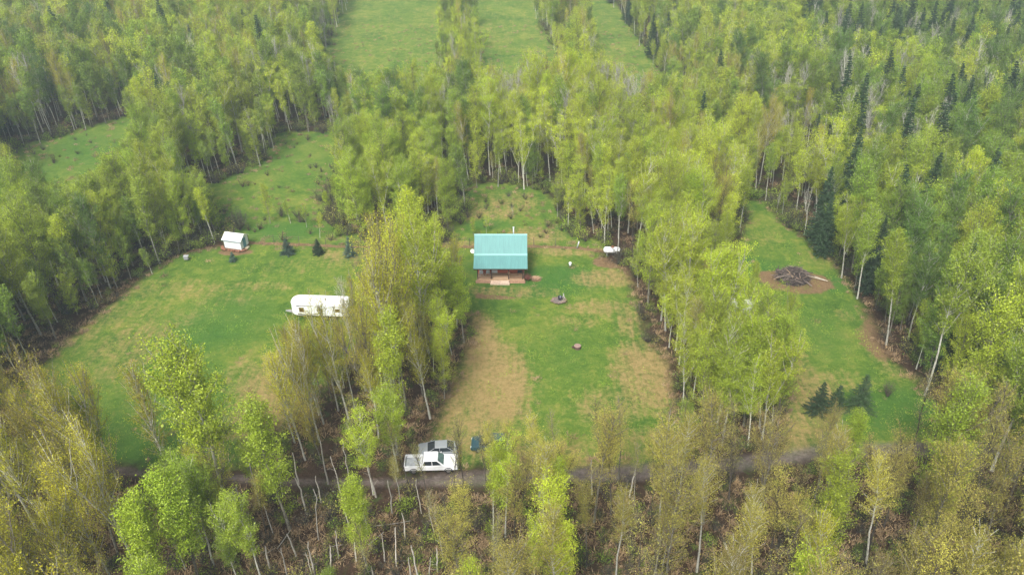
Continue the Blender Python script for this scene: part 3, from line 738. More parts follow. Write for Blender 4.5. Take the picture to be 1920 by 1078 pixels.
# ------------------------------------------------------------------ camper trailers
def camper(name, u, v, rz, L, label, nose=True):
    x, y = at(u, v); W = 1.25
    e = empty(name, (x, y + W, 0), rz); tag(e, label, 'camper trailer')
    fg = mat('gelcoat_white_' + name, (0.80, 0.81, 0.82), 0.3, var=0.05, scale=.8)
    hl = L / 2
    pr = [(hl - .1, -W), (hl, -W + .1), (hl, W - .1), (hl - .1, W), (-hl + 1.0, W), (-hl + .45, W - .18), (-hl + .12, W - .55), (-hl, W - 1.0), (-hl, -W + 1.0), (-hl + .12, -W + .55), (-hl + .45, -W + .18), (-hl + 1.0, -W)]
    MB().prism(pr, 0.65, 2.50, 'z', .10).build('body', fg, e)
    MB().prism([(a * .985, b * .95) for a, b in pr], 2.503, 2.54, 'z', .02).build('roof', mat('roof_membrane_' + name, (0.83, 0.83, 0.82), 0.6, var=.05), e)
    gp = mat('graphic_dark_' + name, (0.10, 0.09, 0.08), 0.4); gb = mat('graphic_grey_' + name, (0.30, 0.33, 0.36), 0.4)
    y0 = -W - .006
    MB().prism([(-hl + 1.05, 2.36), (-hl + 2.2, 2.38), (-hl + 3.4, 2.34), (-hl + 2.2, 2.28), (-hl + 1.05, 2.18)], y0, y0 + .01, 'y').build('stripe', gp, e)
    MB().prism([(-hl + 1.05, 1.02), (-hl + 2.4, .85), (-hl + 3.4, 1.0), (-hl + 5.2, 1.25), (-hl + 3.3, .86), (-hl + 2.3, .74), (-hl + 1.05, .86)], y0, y0 + .01, 'y').build('stripe', gp, e)
    MB().prism([(-hl + 3.2, 2.12), (-hl + 5.4, 2.3), (hl - .6, 2.26), (hl - .6, 2.18), (-hl + 5.3, 2.2)], y0, y0 + .01, 'y').build('stripe', gb, e)
    br = mat('curtained_glass_' + name, (0.13, 0.085, 0.02), 0.15, var=.5, scale=3)
    for a, b, c, d in ((-hl + 1.35, -hl + 2.05, 1.25, 2.02), (-hl + 3.9, -hl + 4.7, 1.4, 1.95), (hl - 1.9, hl - 1.2, 1.4, 1.95)):
        f = MB().box(a - .05, a, y0 - .02, y0 + .02, c, d).box(b, b + .05, y0 - .02, y0 + .02, c, d).box(a - .05, b + .05, y0 - .02, y0 + .02, c - .05, c).box(a - .05, b + .05, y0 - .02, y0 + .02, d, d + .05).build('window', TRIM, e)
        MB().box(a, b, y0 - .004, y0 + .01, c, d).build('pane', br, f)
    d_ = MB().box(hl - 3.3, hl - 2.6, y0 - .015, y0 + .01, .75, 2.4, .01).build('door', WHITE, e); MB().box(hl - 2.75, hl - 2.7, y0 - .05, y0 - .017, 1.6, 1.75).build('handle', BLK, d_)
    for a in (.3, 1.15):
        for s in (-1, 1):
            wq = MB().cyl((a + .6, s * (W - .28), .36), (a + .6, s * (W + .005), .36), .36, n=20).build('wheel', RUBBER, e); MB().cyl((a + .6, s * (W + .006), .36), (a + .6, s * (W + .02), .36), .2, n=14).build('rim', CHROME, wq)
    MB().box(-hl + .6, hl - .4, -.9, .9, .42, .648).build('chassis', BLK, e)
    MB().hexa([(-hl - 1.1, -.08, .5), (-hl + .8, -.6, .5), (-hl + .8, .6, .5), (-hl - 1.1, .08, .5)], [(-hl - 1.1, -.08, .6), (-hl + .8, -.6, .6), (-hl + .8, .6, .6), (-hl - 1.1, .08, .6)]).build('tow_bar', mat('hitch_grey', (.3, .3, .3), .6), e)
    MB().box(-.3, .7, -.4, .4, 2.542, 2.72, .06).build('air_conditioner', TRIM, e)
    for a in (-hl + 2.2, hl - 1.4): MB().box(a - .2, a + .2, -.2, .2, 2.542, 2.60, .02).build('roof_vent', TRIM, e)
    return e
camper('camper_trailer', 602, 600, math.radians(-3.5), 8.3, 'long white camper trailer with rounded front parked behind the golden trees')
camper('camper_trailer', 1391, 607, math.radians(-7), 6.6, 'white camper mostly hidden among the yellow green trees of the right grove')

# ------------------------------------------------------------------ vehicles
def wheels(e, xs, W, r=.38):
    for a in xs:
        for s in (-1, 1):
            y0, y1 = s * (W - .26), s * (W + .01)
            q = MB().lathe([(0, 0), (r * .6, 0), (r * .96, .02), (r, .06), (r, .21), (r * .96, .25), (r * .6, .27), (0, .27)], (a, y0, r), (0, s, 0), 20).build('wheel', RUBBER, e, True)
            MB().lathe([(0, .275), (r * .2, .285), (r * .55, .272), (r * .6, .268)], (a, y0, r), (0, s, 0), 16).build('rim', CHROME, q, True)
def paint(name, col): 
    return mat(name, col, 0.28, 0.0, var=0.04, coat=0.6)
def pickup(x, y, rz, label):
    e = empty('pickup_truck', (x, y, 0), rz); tag(e, label, 'pickup truck'); P = paint('white_truck_paint', (0.80, 0.81, 0.83)); W = .98
    b = MB()
    b.prism([(2.9, .5), (2.95, .75), (2.9, 1.02), (2.7, 1.12), (1.3, 1.22), (1.2, 1.22), (-1.05, 1.22), (-1.05, .5)], -W, W, 'y', .05)
    b.build('body', P, e)
    b = MB(); b.box(-2.95, -1.07, -W, -W + .1, .55, 1.24, .02).box(-2.95, -1.07, W - .1, W, .55, 1.24, .02).box(-1.17, -1.07, -W + .1, W - .1, .55, 1.22).box(-2.85, -1.17, -W + .1, W - .1, .55, .80)
    bed = b.build('cargo_bed', P, e)
    MB().box(-3.0, -2.93, -W + .08, W - .08, .62, 1.23, .015).build('tailgate', P, bed)
    MB().box(-2.9, -1.2, -W + .12, W - .12, .803, .82).build('bed_liner', mat('bed_liner_grey', (.35, .37, .38), .7), bed)
    MB().frus((-1.0, 1.45, .90), (-.80, .72, .76), 1.215, 1.85, .05).build('cab', P, e)
    MB().frus((-.78, .70, .74), (-.7, .6, .68), 1.852, 1.90, .02).build('cab_roof', P, e)
    def quad(pts, nm, m_, t=.012):
        n = (Vector(pts[1]) - Vector(pts[0])).cross(Vector(pts[2]) - Vector(pts[0])).normalized() * t
        MB().hexa(pts, [tuple(Vector(p) + n) for p in pts]).build(nm, m_, e)
    WS = mat('windshield_glass', (0.10, 0.16, 0.15), 0.08, var=.4, scale=1.5)
    quad([(1.425, -.80, 1.265), (1.425, .80, 1.265), (.80, .68, 1.80), (.80, -.68, 1.80)], 'windshield', WS, .015)
    for s in (-1, 1):
        for x0, x1, X0, X1 in ((-.86, .12, -.72, .10), (.20, 1.22, .17, .66)):
            p = [(x0, s * .895, 1.26), (x1, s * .895, 1.26), (X1, s * .782, 1.79), (X0, s * .782, 1.79)]
            if s > 0: p = p[::-1]
            quad(p, 'side_window', GLASS, .02)
    quad([(-.975, .7, 1.3), (-.975, -.7, 1.3), (-.83, -.62, 1.78), (-.83, .62, 1.78)], 'rear_window', GLASS, .02)
    wheels(e, (1.95, -1.95), W)
    for s in (-1, 1):
        MB().box(2.80, 2.96, s * .82 - .12, s * .82 + .12, .80, .98, .02).build('headlight', mat('lamp_glass', (.75, .75, .7), .15), e)
        MB().box(-3.01, -2.94, s * .89 - .06, s * .89 + .06, .8, 1.12, .01).build('tail_light', mat('red_lamp', (.4, .02, .015), .2), e)
        MB().box(1.02, 1.14, s * 1.0 if s > 0 else -1.18, 1.18 if s > 0 else -1.0, 1.22, 1.42, .03).build('side_mirror', P, e)
        fa = MB()
        for a in (1.95, -1.95):
            for k in range(8):
                a0, a1 = math.pi * k / 8, math.pi * (k + 1) / 8
                fa.hexa([(a + .42 * math.cos(t), s * W, .4 + .42 * math.sin(t)) for t in (a0, a1)] + [(a + .5 * math.cos(t), s * W, .4 + .5 * math.sin(t)) for t in (a1, a0)],
                        [(a + .42 * math.cos(t), s * (W + .04), .4 + .42 * math.sin(t)) for t in (a0, a1)] + [(a + .5 * math.cos(t), s * (W + .04), .4 + .5 * math.sin(t)) for t in (a1, a0)])
        fa.build('wheel_arch', BLK, e)
    MB().box(2.9, 3.04, -.9, .9, .42, .62, .04).build('bumper', CHROME, e); MB().box(-3.12, -2.98, -.85, .85, .45, .6, .03).build('bumper', CHROME, e)
    MB().box(2.93, 2.965, -.62, .62, .68, .98, .01).build('grille', BLK, e)
    e.scale = (.96, .96, .92)
    return e
def car(name, x, y, rz, label, col, cat, suv=False, roofcol=None):
    e = empty(name, (x, y, 0), rz); tag(e, label, cat); P = paint(name + '_paint', col); W = .9; h = 1.72 if suv else 1.42
    r_end = -2.15 if suv else -1.75
    MB().prism([(2.2, .35), (2.28, .6), (2.2, .82), (1.9, .92), (1.0, 1.0), (-1.5, 1.02), (-2.15, .98 if not suv else 1.05), (-2.25, .7), (-2.2, .35)], -W, W, 'y', .06).build('body', P, e)
    MB().frus((-2.0 if suv else -1.72, 1.25, .80), (-1.85 if suv else -1.0, .45, .62), .99, h, .04).build('cabin_glass', GLASS, e)
    MB().frus((-1.82 if suv else -.98, .42, .64), (-1.7 if suv else -.85, .3, .56), h + .002, h + .05, .02).build('roof', P, e)
    for s in (-1, 1):
        for (x0, z0, x1, z1) in ((1.22, 1.0, .45, h), (-.1, 1.0, -.15, h), (-1.98 if suv else -1.7, 1.0, -1.83 if suv else -1.0, h)):
            MB().cyl((x0, s * .80, z0), (x1, s * .63, z1), .035, n=6).build('pillar', P, e)
        MB().box(2.15, 2.27, s * .68 - .15, s * .68 + .15, .62, .78, .02).build('headlight', mat('lamp_glass', (.75, .75, .7), .15), e)
        MB().box(-2.27, -2.1, s * .75 - .13, s * .75 + .13, .72, .92, .02).build('tail_light', mat('red_lamp', (.5, .03, .02), .2), e)
        MB().box(.75, .88, s * .9 if s > 0 else -1.05, 1.05 if s > 0 else -.9, .98, 1.12, .02).build('side_mirror', P, e)
    wheels(e, (1.4, -1.4), W, .33)
    return e
tx, ty = at(808, 888)
pickup(tx, ty + .95, math.radians(2), 'white crew cab pickup truck facing right on the driveway behind bare trees')
sx_, sy_ = at(822, 861)
car('parked_car', sx_, sy_ + .9, math.radians(184), 'silver grey car parked just behind the white pickup, red lamp at right', (0.26, 0.28, 0.30), 'car')
bx_, by_ = at(921, 850)
car('parked_car', bx_, by_ + .9, math.radians(178), 'dark teal car half hidden by branches right of the white pickup', (0.022, 0.065, 0.08), 'car', suv=True)

# ------------------------------------------------------------------ propane tank
px_, py_ = at(1147, 479)
pt = empty('propane_tank', (px_, py_ + .3, 0), math.radians(-3)); tag(pt, 'long white propane tank lying on legs at the edge of the trees', 'propane tank')
R_ = .5; hl = 1.35; prf = [(R_ * math.sin(a), -hl + R_ * .75 * (1 - math.cos(a))) for a in np.linspace(0, math.pi / 2, 7)]; prf += [(r, -t) for r, t in prf[::-1]]
MB().lathe(prf, (0, 0, .85), (1, 0, 0), 28).build('tank', WHITE, pt, True)
MB().lathe([(.26, 1.25), (.26, 1.42), (.2, 1.5), (0, 1.52)], (.1, 0.05, 0), n=16).build('valve_dome', mat('rusty_lid', (.25, .09, .04), .8, var=.5, scale=6), pt, True)
for a in (-.75, .75): MB().hexa([(a - .06, -.3, -.1), (a + .06, -.3, -.1), (a + .06, .3, -.1), (a - .06, .3, -.1)], [(a - .06, -.38, .5), (a + .06, -.38, .5), (a + .06, .38, .5), (a - .06, .38, .5)]).build('leg', mat('grey_leg', (.25, .25, .25), .8), pt)
# well cap
wx, wy = at(1069, 497)
wc = empty('well_cap', (wx, wy, 0)); tag(wc, 'small round white well cap standing on the dark green grass', 'well cap')
MB().cyl((0, 0, -.1), (0, 0, .32), .19, n=20).build('casing', WHITE, wc, True); MB().lathe([(.24, .32), (.25, .38), (.2, .47), (.1, .52), (0, .53)], n=20).build('cap', WHITE, wc, True)
# stump table
ux, uy = at(1083, 654)
st = empty('tree_stump', (ux, uy + .3, 0)); tag(st, 'low wide tree stump alone on the middle lawn', 'tree stump')
BARKS = mat('stump_bark', (.09, .05, .04), .9, var=.4, scale=8); m = MB(); m.lathe([(.50, -.15), (.45, .05), (.42, .32)], n=22); m.build('bark', BARKS, st, True)
MB().lathe([(.44, .26), (.46, .30), (.44, .345), (0, .36)], n=22).build('cut_top', mat('stump_wood', (.30, .20, .17), .8, var=.3, scale=12), st, False)
MB().box(-.75, -.45, -.05, .18, -.1, .16, .03).build('root', BARKS, st)
# fire pit
fx, fy = at(1048, 563)
fp = empty('fire_pit', (fx, fy, 0)); tag(fp, 'stone ringed fire pit on the lawn in front of the cabin', 'fire pit')
STN = mat('fire_stone', (.22, .16, .13), .9, var=.5, scale=3); ASH = mat('ash', (.17, .14, .12), .95, var=.4, scale=6)
for k in range(15):
    a = k * 6.283 / 15; rr = .85 + random.uniform(-.1, .1)
    MB().rock((rr * 1.15 * math.cos(a), rr * .9 * math.sin(a), .05), random.uniform(.16, .24), 50 + k).build('stone', STN, fp, True)
MB().lathe([(.8, -.1), (.75, .03), (.4, .08), (0, .1)], n=20).build('ash_bed', ASH, fp)
dm = MB().lathe([(.30, 0), (.33, .42), (.345, .45), (.31, .45), (.28, .1), (0, .1)], n=20).build('fire_drum', BLK, None, True, loc=(fx + .15, fy + .15, .08)); tag(dm, 'open black metal drum inside the stone fire pit', 'fire drum')
m = MB()
for k in range(9):
    a = k * .7; m.cyl((.35 * math.cos(a), .25 * math.sin(a), 0), (-.12 * math.cos(a) + .05, -.1 * math.sin(a), random.uniform(.7, 1.15)), .03, .018, 6)
tag(m.build('stick_bundle', mat('bleached_wood', (.52, .50, .47), .8), None, loc=(fx + .62, fy + .35, 0)), 'upright bundle of bleached sticks leaning together beside the black drum', 'sticks')
# dark green low clump beside the pit
# brush pile
gx_, gy_ = at(1490, 532)
bp = empty('brush_pile', (gx_, gy_ + 1.2, 0)); bp.scale = (1.12, 1.12, 1.5); tag(bp, 'big mound of dark cut branches on dry grass in the right clearing', 'brush pile')
DKW = mat('dead_branch_dark', (.075, .055, .05), .9, var=.4, scale=5); MDW = mat('dead_branch_grey', (.24, .19, .16), .9, var=.4, scale=5); TNW = mat('dead_branch_tan', (.40, .29, .18), .9, var=.3, scale=5)
rb = random.Random(5)
core = MB(); core.lathe([(2.15, -.1), (1.95, .25), (1.4, .65), (.7, .95), (0, 1.05)], n=26)
for v in core.b.verts: v.co += Vector((rb.gauss(0, .09), rb.gauss(0, .09), rb.gauss(0, .08))); v.co.y *= .72
core.build('mound', mat('packed_brush', (.04, .03, .028), 1.0, var=.6, scale=10), bp)
def stick(mb, n_, lmin, lmax, rr, spread=2.2):
    for _ in range(n_):
        a = rb.uniform(0, 6.28); q = math.sqrt(rb.random()) * spread; cx, cy = q * math.cos(a), q * math.sin(a) * .72
        cz = 1.12 * max(0, 1 - (q / 2.35) ** 2) + rb.uniform(0, .15); L = rb.uniform(lmin, lmax) / 2; t = rb.uniform(0, 6.28)
        dz = rb.gauss(0, .25) ; k1 = Vector((math.cos(t), math.sin(t) * .7, dz)) * L
        p0 = Vector((cx, cy, cz)) - k1; p1 = Vector((cx, cy, cz)) + k1; p0.z = max(p0.z, .03); p1.z = max(p1.z, .03); mid = (p0 + p1) / 2 + Vector((0, 0, abs(rb.gauss(0, .1))))
        r0 = rb.uniform(*rr); mb.cyl(p0, mid, r0, r0 * .8, 5).cyl(mid, p1, r0 * .8, r0 * .35, 5)
for k in range(60):
    m = MB(); stick(m, 1, 1.2, 3.0, (.025, .06)); m.build('branch', [DKW, MDW, DKW, DKW, MDW, TNW][k % 6], bp)
m = MB(); stick(m, 420, .5, 1.8, (.008, .022), 2.3); t_ = m.build('tangled_twigs', DKW, bp); tag(t_, kind='stuff')
m = MB(); stick(m, 150, .5, 1.6, (.01, .025), 2.35); t_ = m.build('tangled_twigs', MDW, bp); tag(t_, kind='stuff')
PALE = mat('pale_peeled_pole', (.62, .58, .48), .7, var=.15)
for k, (q0, q1, lab) in enumerate([((1508, 512), (1552, 527), 'upper of two long pale poles sticking out right of the brush pile'), ((1512, 517), (1547, 526), 'lower of two long pale poles sticking out right of the brush pile')]):
    a = at(*q0, .7); b = at(*q1, .05); tag(MB().cyl((a[0], a[1], .75), (b[0], b[1], .06), .05, .035, 8).build('pole', PALE), lab, 'pole', 'pale poles by the brush pile')
a = at(1505, 528); b = at(1522, 538)
tag(MB().cyl((a[0], a[1], .45), (b[0], b[1], .12), .11, .09, 8).build('log', MDW), 'thick grey log poking out of the lower right of the brush pile', 'log')
qx, qy = at(1458, 511)
sm = empty('dead_stump', (qx, qy, 0)); tag(sm, 'small charred upturned stump left of the brush pile', 'tree stump'); MB().rock((0, 0, .3), .33, 9, 1.2).build('root_ball', DKW, sm, True)
for k in range(6): MB().cyl((0, 0, .3), (.6 * math.cos(k * 1.1), .4 * math.sin(k * 1.1), .15 + .5 * rb.random()), .07, .02, 5).build('root', DKW, sm)

# ------------------------------------------------------------------ wire fence and leaning post
fe = empty('wire_fence', (FENCE[0][0], FENCE[0][1], 0)); tag(fe, 'thin wire fence with slim dark posts crossing behind the shed and cabin', 'fence')
FP = mat('fence_post_dark', (.10, .085, .07), .8); WIRE = mat('fence_wire', (.30, .29, .27), .5, .6)
wm = MB(); prev = None
for i in range(len(FENCE) - 2):
    a = Vector(FENCE[i]); b = Vector(FENCE[i + 1]); n = max(1, int((b - a).length / 3.2))
    for k in range(n):
        q = a.lerp(b, k / n); l = Vector((q.x - FENCE[0][0], q.y - FENCE[0][1] + .35, 0)); hh = 1.25 + random.uniform(-.08, .1)
        MB().cyl(l - Vector((0, 0, .2)), l + Vector((random.uniform(-.04, .04), 0, hh)), .045, .04, 6).build('post', FP, fe)
        if prev is not None:
            for z in (.35, .75, 1.12): wm.cyl(prev + Vector((0, 0, z)), l + Vector((0, 0, z)), .009, n=4, caps=False)
        prev = l
wm.build('wire', WIRE, fe)
lx, ly = at(1082, 464)
tag(MB().cyl((0, 0, -.1), (.28, .1, 1.05), .11, .11, 12).build('leaning_post', mat('galvanised', (.50, .52, .54), .5, .2), None, True, loc=(lx, ly, 0)), 'short pale grey post leaning right on the fence line left of the propane tank', 'post')
# grey box by the left trees
ox, oy = at(350, 486)
gb_ = empty('utility_box', (ox, oy, 0)); tag(gb_, 'small grey box on the lawn edge under the left trees', 'utility box')
MB().box(-.35, .35, -.25, .25, 0, .55, .03).build('case', mat('grey_box', (.30, .31, .33), .6), gb_); MB().box(-.4, .4, -.3, .3, .553, .62, .02).build('lid', mat('grey_lid', (.42, .43, .45), .6), gb_)
# red brown bush and its cut tan stems beside the porch
bu = empty('clipped_bush', at(989, 525) + (0,)); tag(bu, 'rounded reddish brown bare bush at the right corner of the porch', 'bush')
REDT = mat('red_twigs', (.27, .10, .07), .9, var=.4, scale=8)
aw, ac = shrub(41, 1.2, .75, 60, 0, .1); child('stems', aw.mesh('stems', [REDT]), bu)
bu2 = empty('grass_heap', at(1001, 522) + (0,)); tag(bu2, 'low heap of tan dead stalks right of the reddish bush', 'heap')
m = MB(); rb2 = random.Random(3)
for k in range(160):
    a = rb2.uniform(0, 6.28); q = rb2.random() * .8; p = Vector((q * math.cos(a), q * math.sin(a) * .6, .25 * (1 - q))); d = Vector((rb2.uniform(-.2, .7), rb2.uniform(-.3, .3), rb2.uniform(-.05, .2)))
    m.cyl(p, p + d, .018, .008, 4)
m.build('stalks', mat('tan_stalks', (.55, .36, .24), .9), bu2)
#==FOREST==
# open ground the photograph shows: no crown may hang in front of it (checked from tree tops)
VIS = [
    [(118, 662), (190, 590), (300, 505), (440, 475), (690, 472), (700, 490), (650, 545), (536, 560), (520, 655), (490, 735), (455, 815), (330, 850), (240, 850), (212, 760), (190, 700)],
    [(880, 600), (893, 540), (868, 455), (905, 435), (1000, 420), (1090, 455), (1178, 500), (1193, 600), (1238, 680), (1250, 742), (1080, 750), (960, 765), (850, 750), (832, 735), (862, 680)],
    [(1482, 640), (1452, 560), (1440, 500), (1480, 470), (1545, 500), (1615, 580), (1645, 650), (1722, 738), (1660, 752), (1500, 758)],
    [(880, 360), (935, 352), (1000, 372), (1040, 440), (1060, 462), (885, 450)],
    [(535, 256), (630, 256), (622, 330), (596, 400), (620, 450), (480, 450), (415, 390), (400, 355), (500, 310)],
    [(60, 272), (240, 226), (255, 245), (200, 310), (120, 345), (60, 335)],
    [(606, 95), (655, 15), (815, 0), (812, 110), (735, 128), (655, 138)],
    [(900, 0), (990, 0), (1028, 95), (960, 125), (905, 120)], [(1112, 0), (1142, 0), (1240, 140), (1130, 112)], [(400, 0), (540, 0), (560, 10), (420, 9)],
    [(520, 432), (712, 432), (704, 486), (520, 486)], [(1515, 698), (1690, 698), (1690, 768), (1515, 770)],
    [(1442, 498), (1550, 498), (1550, 546), (1446, 546)],
    [(1388, 500), (1480, 480), (1440, 400), (1408, 388), (1405, 450)],
    [(1090, 872), (1190, 872), (1190, 895), (1090, 895)], [(1460, 838), (1590, 834), (1590, 856), (1460, 862)],
    [(752, 818), (862, 822), (862, 885), (752, 885)], [(886, 816), (930, 816), (930, 838), (886, 838)], [(620, 700), (650, 700), (650, 700)],
]
PAD = [(540, 554, 640, 598), (1350, 546, 1378, 606)]                      # gap through which the hidden camper shows
CR = {'deep': 2.3, 'lush': 2.9, 'green': 2.3, 'yellow': 2.3, 'gold': 2.1, 'bud': 2.3, 'thin': 1.4, 'bare': 1.4, 'spruce': 2.0}
VA = [np.array(p, float) for p in VIS]
def inside(P, x, y):
    c = False; j = len(P) - 1
    for i in range(len(P)):
        if (P[i][1] > y) != (P[j][1] > y) and x < (P[j][0] - P[i][0]) * (y - P[i][1]) / (P[j][1] - P[i][1]) + P[i][0]: c = not c
        j = i
    return c
VB = [(p[:, 0].min(), p[:, 0].max(), p[:, 1].min(), p[:, 1].max()) for p in VA]
def blocks(x, y, hgt, kind):
    s = hgt / 18.0
    for t in (0.35, 0.6, 0.85, 1.0):
        hw = CR[kind] * s * {0.35: 0.7, 0.6: 0.8, 0.85: 0.4, 1.0: 0.0}[t]
        for o in (-hw, hw) if hw else (0,):
            u, v = px(x + o, y, hgt * t)
            for P, B in zip(VA, VB):
                if B[0] <= u <= B[1] and B[2] <= v <= B[3] and inside(P, u, v): return True
            for B in PAD:
                if B[0] <= u <= B[2] and B[1] <= v <= B[3]: return True
    return False

# stands: region on the ground (u0,u1,v0,v1 where the bases stand), mix of kinds, mean height, keep rate
STANDS = [
    ('foreground left', (-900, 240, 872, 3000), dict(gold=.93, green=.03, lush=.04), 16.5, .62),
    ('foreground left', (240, 450, 872, 1000), dict(gold=.5, green=.3, lush=.2), 15, .20),
    ('foreground left', (240, 480, 1000, 3000), dict(gold=.5, green=.3, lush=.2), 14, .38),
    ('foreground middle', (450, 860, 872, 3000), dict(thin=.5, green=.20, bud=.15, bare=.15), 10, .17),
    ('foreground middle', (860, 1080, 872, 960), dict(thin=.6, bud=.3, yellow=.1), 13, .5),
    ('foreground middle', (860, 1080, 960, 3000), dict(yellow=.3, bud=.60, thin=.1), 15, .6),
    ('foreground right', (1080, 1750, 872, 960), dict(thin=.55, bud=.42, lush=.03), 14, .6),
    ('foreground right', (1080, 2900, 872, 3000), dict(bud=.72, thin=.17, gold=.05, lush=.03, yellow=.03), 15.5, .60),
    ('roadside strip', (860, 1300, 850, 872), dict(thin=.8, bud=.2), 10, .5),
    ('roadside', (-900, 240, 700, 872), dict(gold=.55, green=.4, lush=.05), 16, .8),
    ('middle grove', (500, 705, 560, 872), dict(gold=.80, bare=.05, yellow=.15), 17.5, .85),
    ('middle grove', (705, 930, 560, 872), dict(gold=.40, yellow=.58, bud=.02), 18.0, 1.0),
    ('right grove', (1150, 1500, 470, 872), dict(yellow=.70, lush=.22, bud=.08), 15.5, .92),
    ('left woods', (-900, 440, 455, 872), dict(lush=.42, green=.38, deep=.12, yellow=.08), 15.5, .92),
    ('clump left of the cabin', (600, 880, 320, 470), dict(lush=.72, yellow=.24, gold=.04), 12.5, .7),
    ('woods behind the cabin', (860, 1230, 120, 255), dict(yellow=.55, gold=.15, bare=.1, green=.2), 14, .85),
    ('woods behind the cabin', (940, 1190, 255, 310), dict(bare=.6, yellow=.3, gold=.1), 18.5, .85),
    ('woods behind the cabin', (640, 890, 255, 320), dict(green=.35, deep=.2, yellow=.35, bare=.1), 15, .9),
    ('woods behind the cabin', (890, 1160, 255, 350), dict(yellow=.60, gold=.18, bare=.14, green=.08), 16, .9),
    ('woods right of the cabin', (1020, 1430, 330, 500), dict(yellow=.78, green=.1, gold=.12), 15, .92),
    ('woods right of the cabin', (1150, 1400, 200, 330), dict(yellow=.5, green=.25, gold=.1, spruce=.07, bare=.08), 13, .88),
    ('hedge row left of the meadow', (360, 640, 250, 470), dict(yellow=.48, green=.34, lush=.18), 14.5, .9),
    ('left woods', (-900, 360, 330, 470), dict(green=.4, lush=.33, deep=.12, yellow=.15), 15.5, .9),
    ('far left woods', (-900, 300, -60, 235), dict(green=.35, deep=.1, gold=.20, bare=.12, yellow=.20, spruce=.03), 16, .95),
    ('far left woods', (250, 700, 60, 290), dict(green=.36, deep=.06, yellow=.34, gold=.12, bare=.10, spruce=.02), 15.5, .95),
    ('far left woods', (-900, 700, -200, 330), dict(green=.4, yellow=.3, gold=.2, bare=.06, spruce=.04), 15, .95),
    ('rows in the far field', (540, 1160, -60, 245), dict(yellow=.60, green=.30, gold=.1), 12.5, .9),
    ('thicket behind the right lawn', (1390, 1560, 270, 420), dict(gold=.3, yellow=.55, bare=.15), 11, .8),
    ('right woods', (1540, 3000, 400, 560), dict(green=.34, deep=.22, yellow=.24, spruce=.16, lush=.04), 16.5, .95),
    ('right woods', (1540, 3000, 560, 872), dict(green=.38, deep=.16, yellow=.30, spruce=.04, lush=.12), 17, .95),
    ('right woods', (1400, 1620, 400, 520), dict(yellow=.6, green=.3, bare=.1), 14, .85),
    ('far right woods', (1520, 1760, 290, 400), dict(green=.22, deep=.18, spruce=.22, bare=.24, yellow=.14), 17, .95),
    ('far right woods', (1760, 3000, 300, 400), dict(green=.24, deep=.30, spruce=.34, lush=.08, yellow=.04), 17, .95),
    ('far right woods', (1400, 3000, 215, 300), dict(green=.26, deep=.14, spruce=.10, bare=.28, yellow=.22), 16.5, .95),
    ('far right woods', (1520, 3000, -200, 215), dict(green=.26, deep=.26, spruce=.28, yellow=.10, bare=.10), 16, .95),
    ('far right woods', (1150, 1520, -200, 250), dict(yellow=.44, green=.34, deep=.1, gold=.06, spruce=.03, bare=.03), 14.5, .92),
]
def stand_at(u, v, rg):
    u += rg.gauss(0, 14); v += rg.gauss(0, 8)
    for nm, (u0, u1, v0, v1), mix, H, keep in STANDS:
        if u0 <= u <= u1 and v0 <= v <= v1: return nm, mix, H, keep
    return 'far woods', dict(yellow=.48, green=.42, gold=.1), 15, .92
# keep trees off the things
AVOID = [(CAB[0], CAB[1] + 4, 8), (shx, shy + 1, 4), (tx, ty + 1, 4.2), (sx_, sy_ + 1, 3.4), (bx_, by_ + 1, 3.2), (px_, py_, 2.2), (gx_, gy_ + 1, 5)]
for u_, v_, L_ in ((601, 592, 4), (1391, 607, 3.2)):
    cx_, cy_ = at(u_, v_)
    for o_ in np.linspace(-L_, L_, 5): AVOID.append((cx_ + o_, cy_ + 1.2, 2.1))
TREES = []        # (kind, x, y, height, variant, rz, tiltx, tilty, stand, label or None)
rg = random.Random(21)
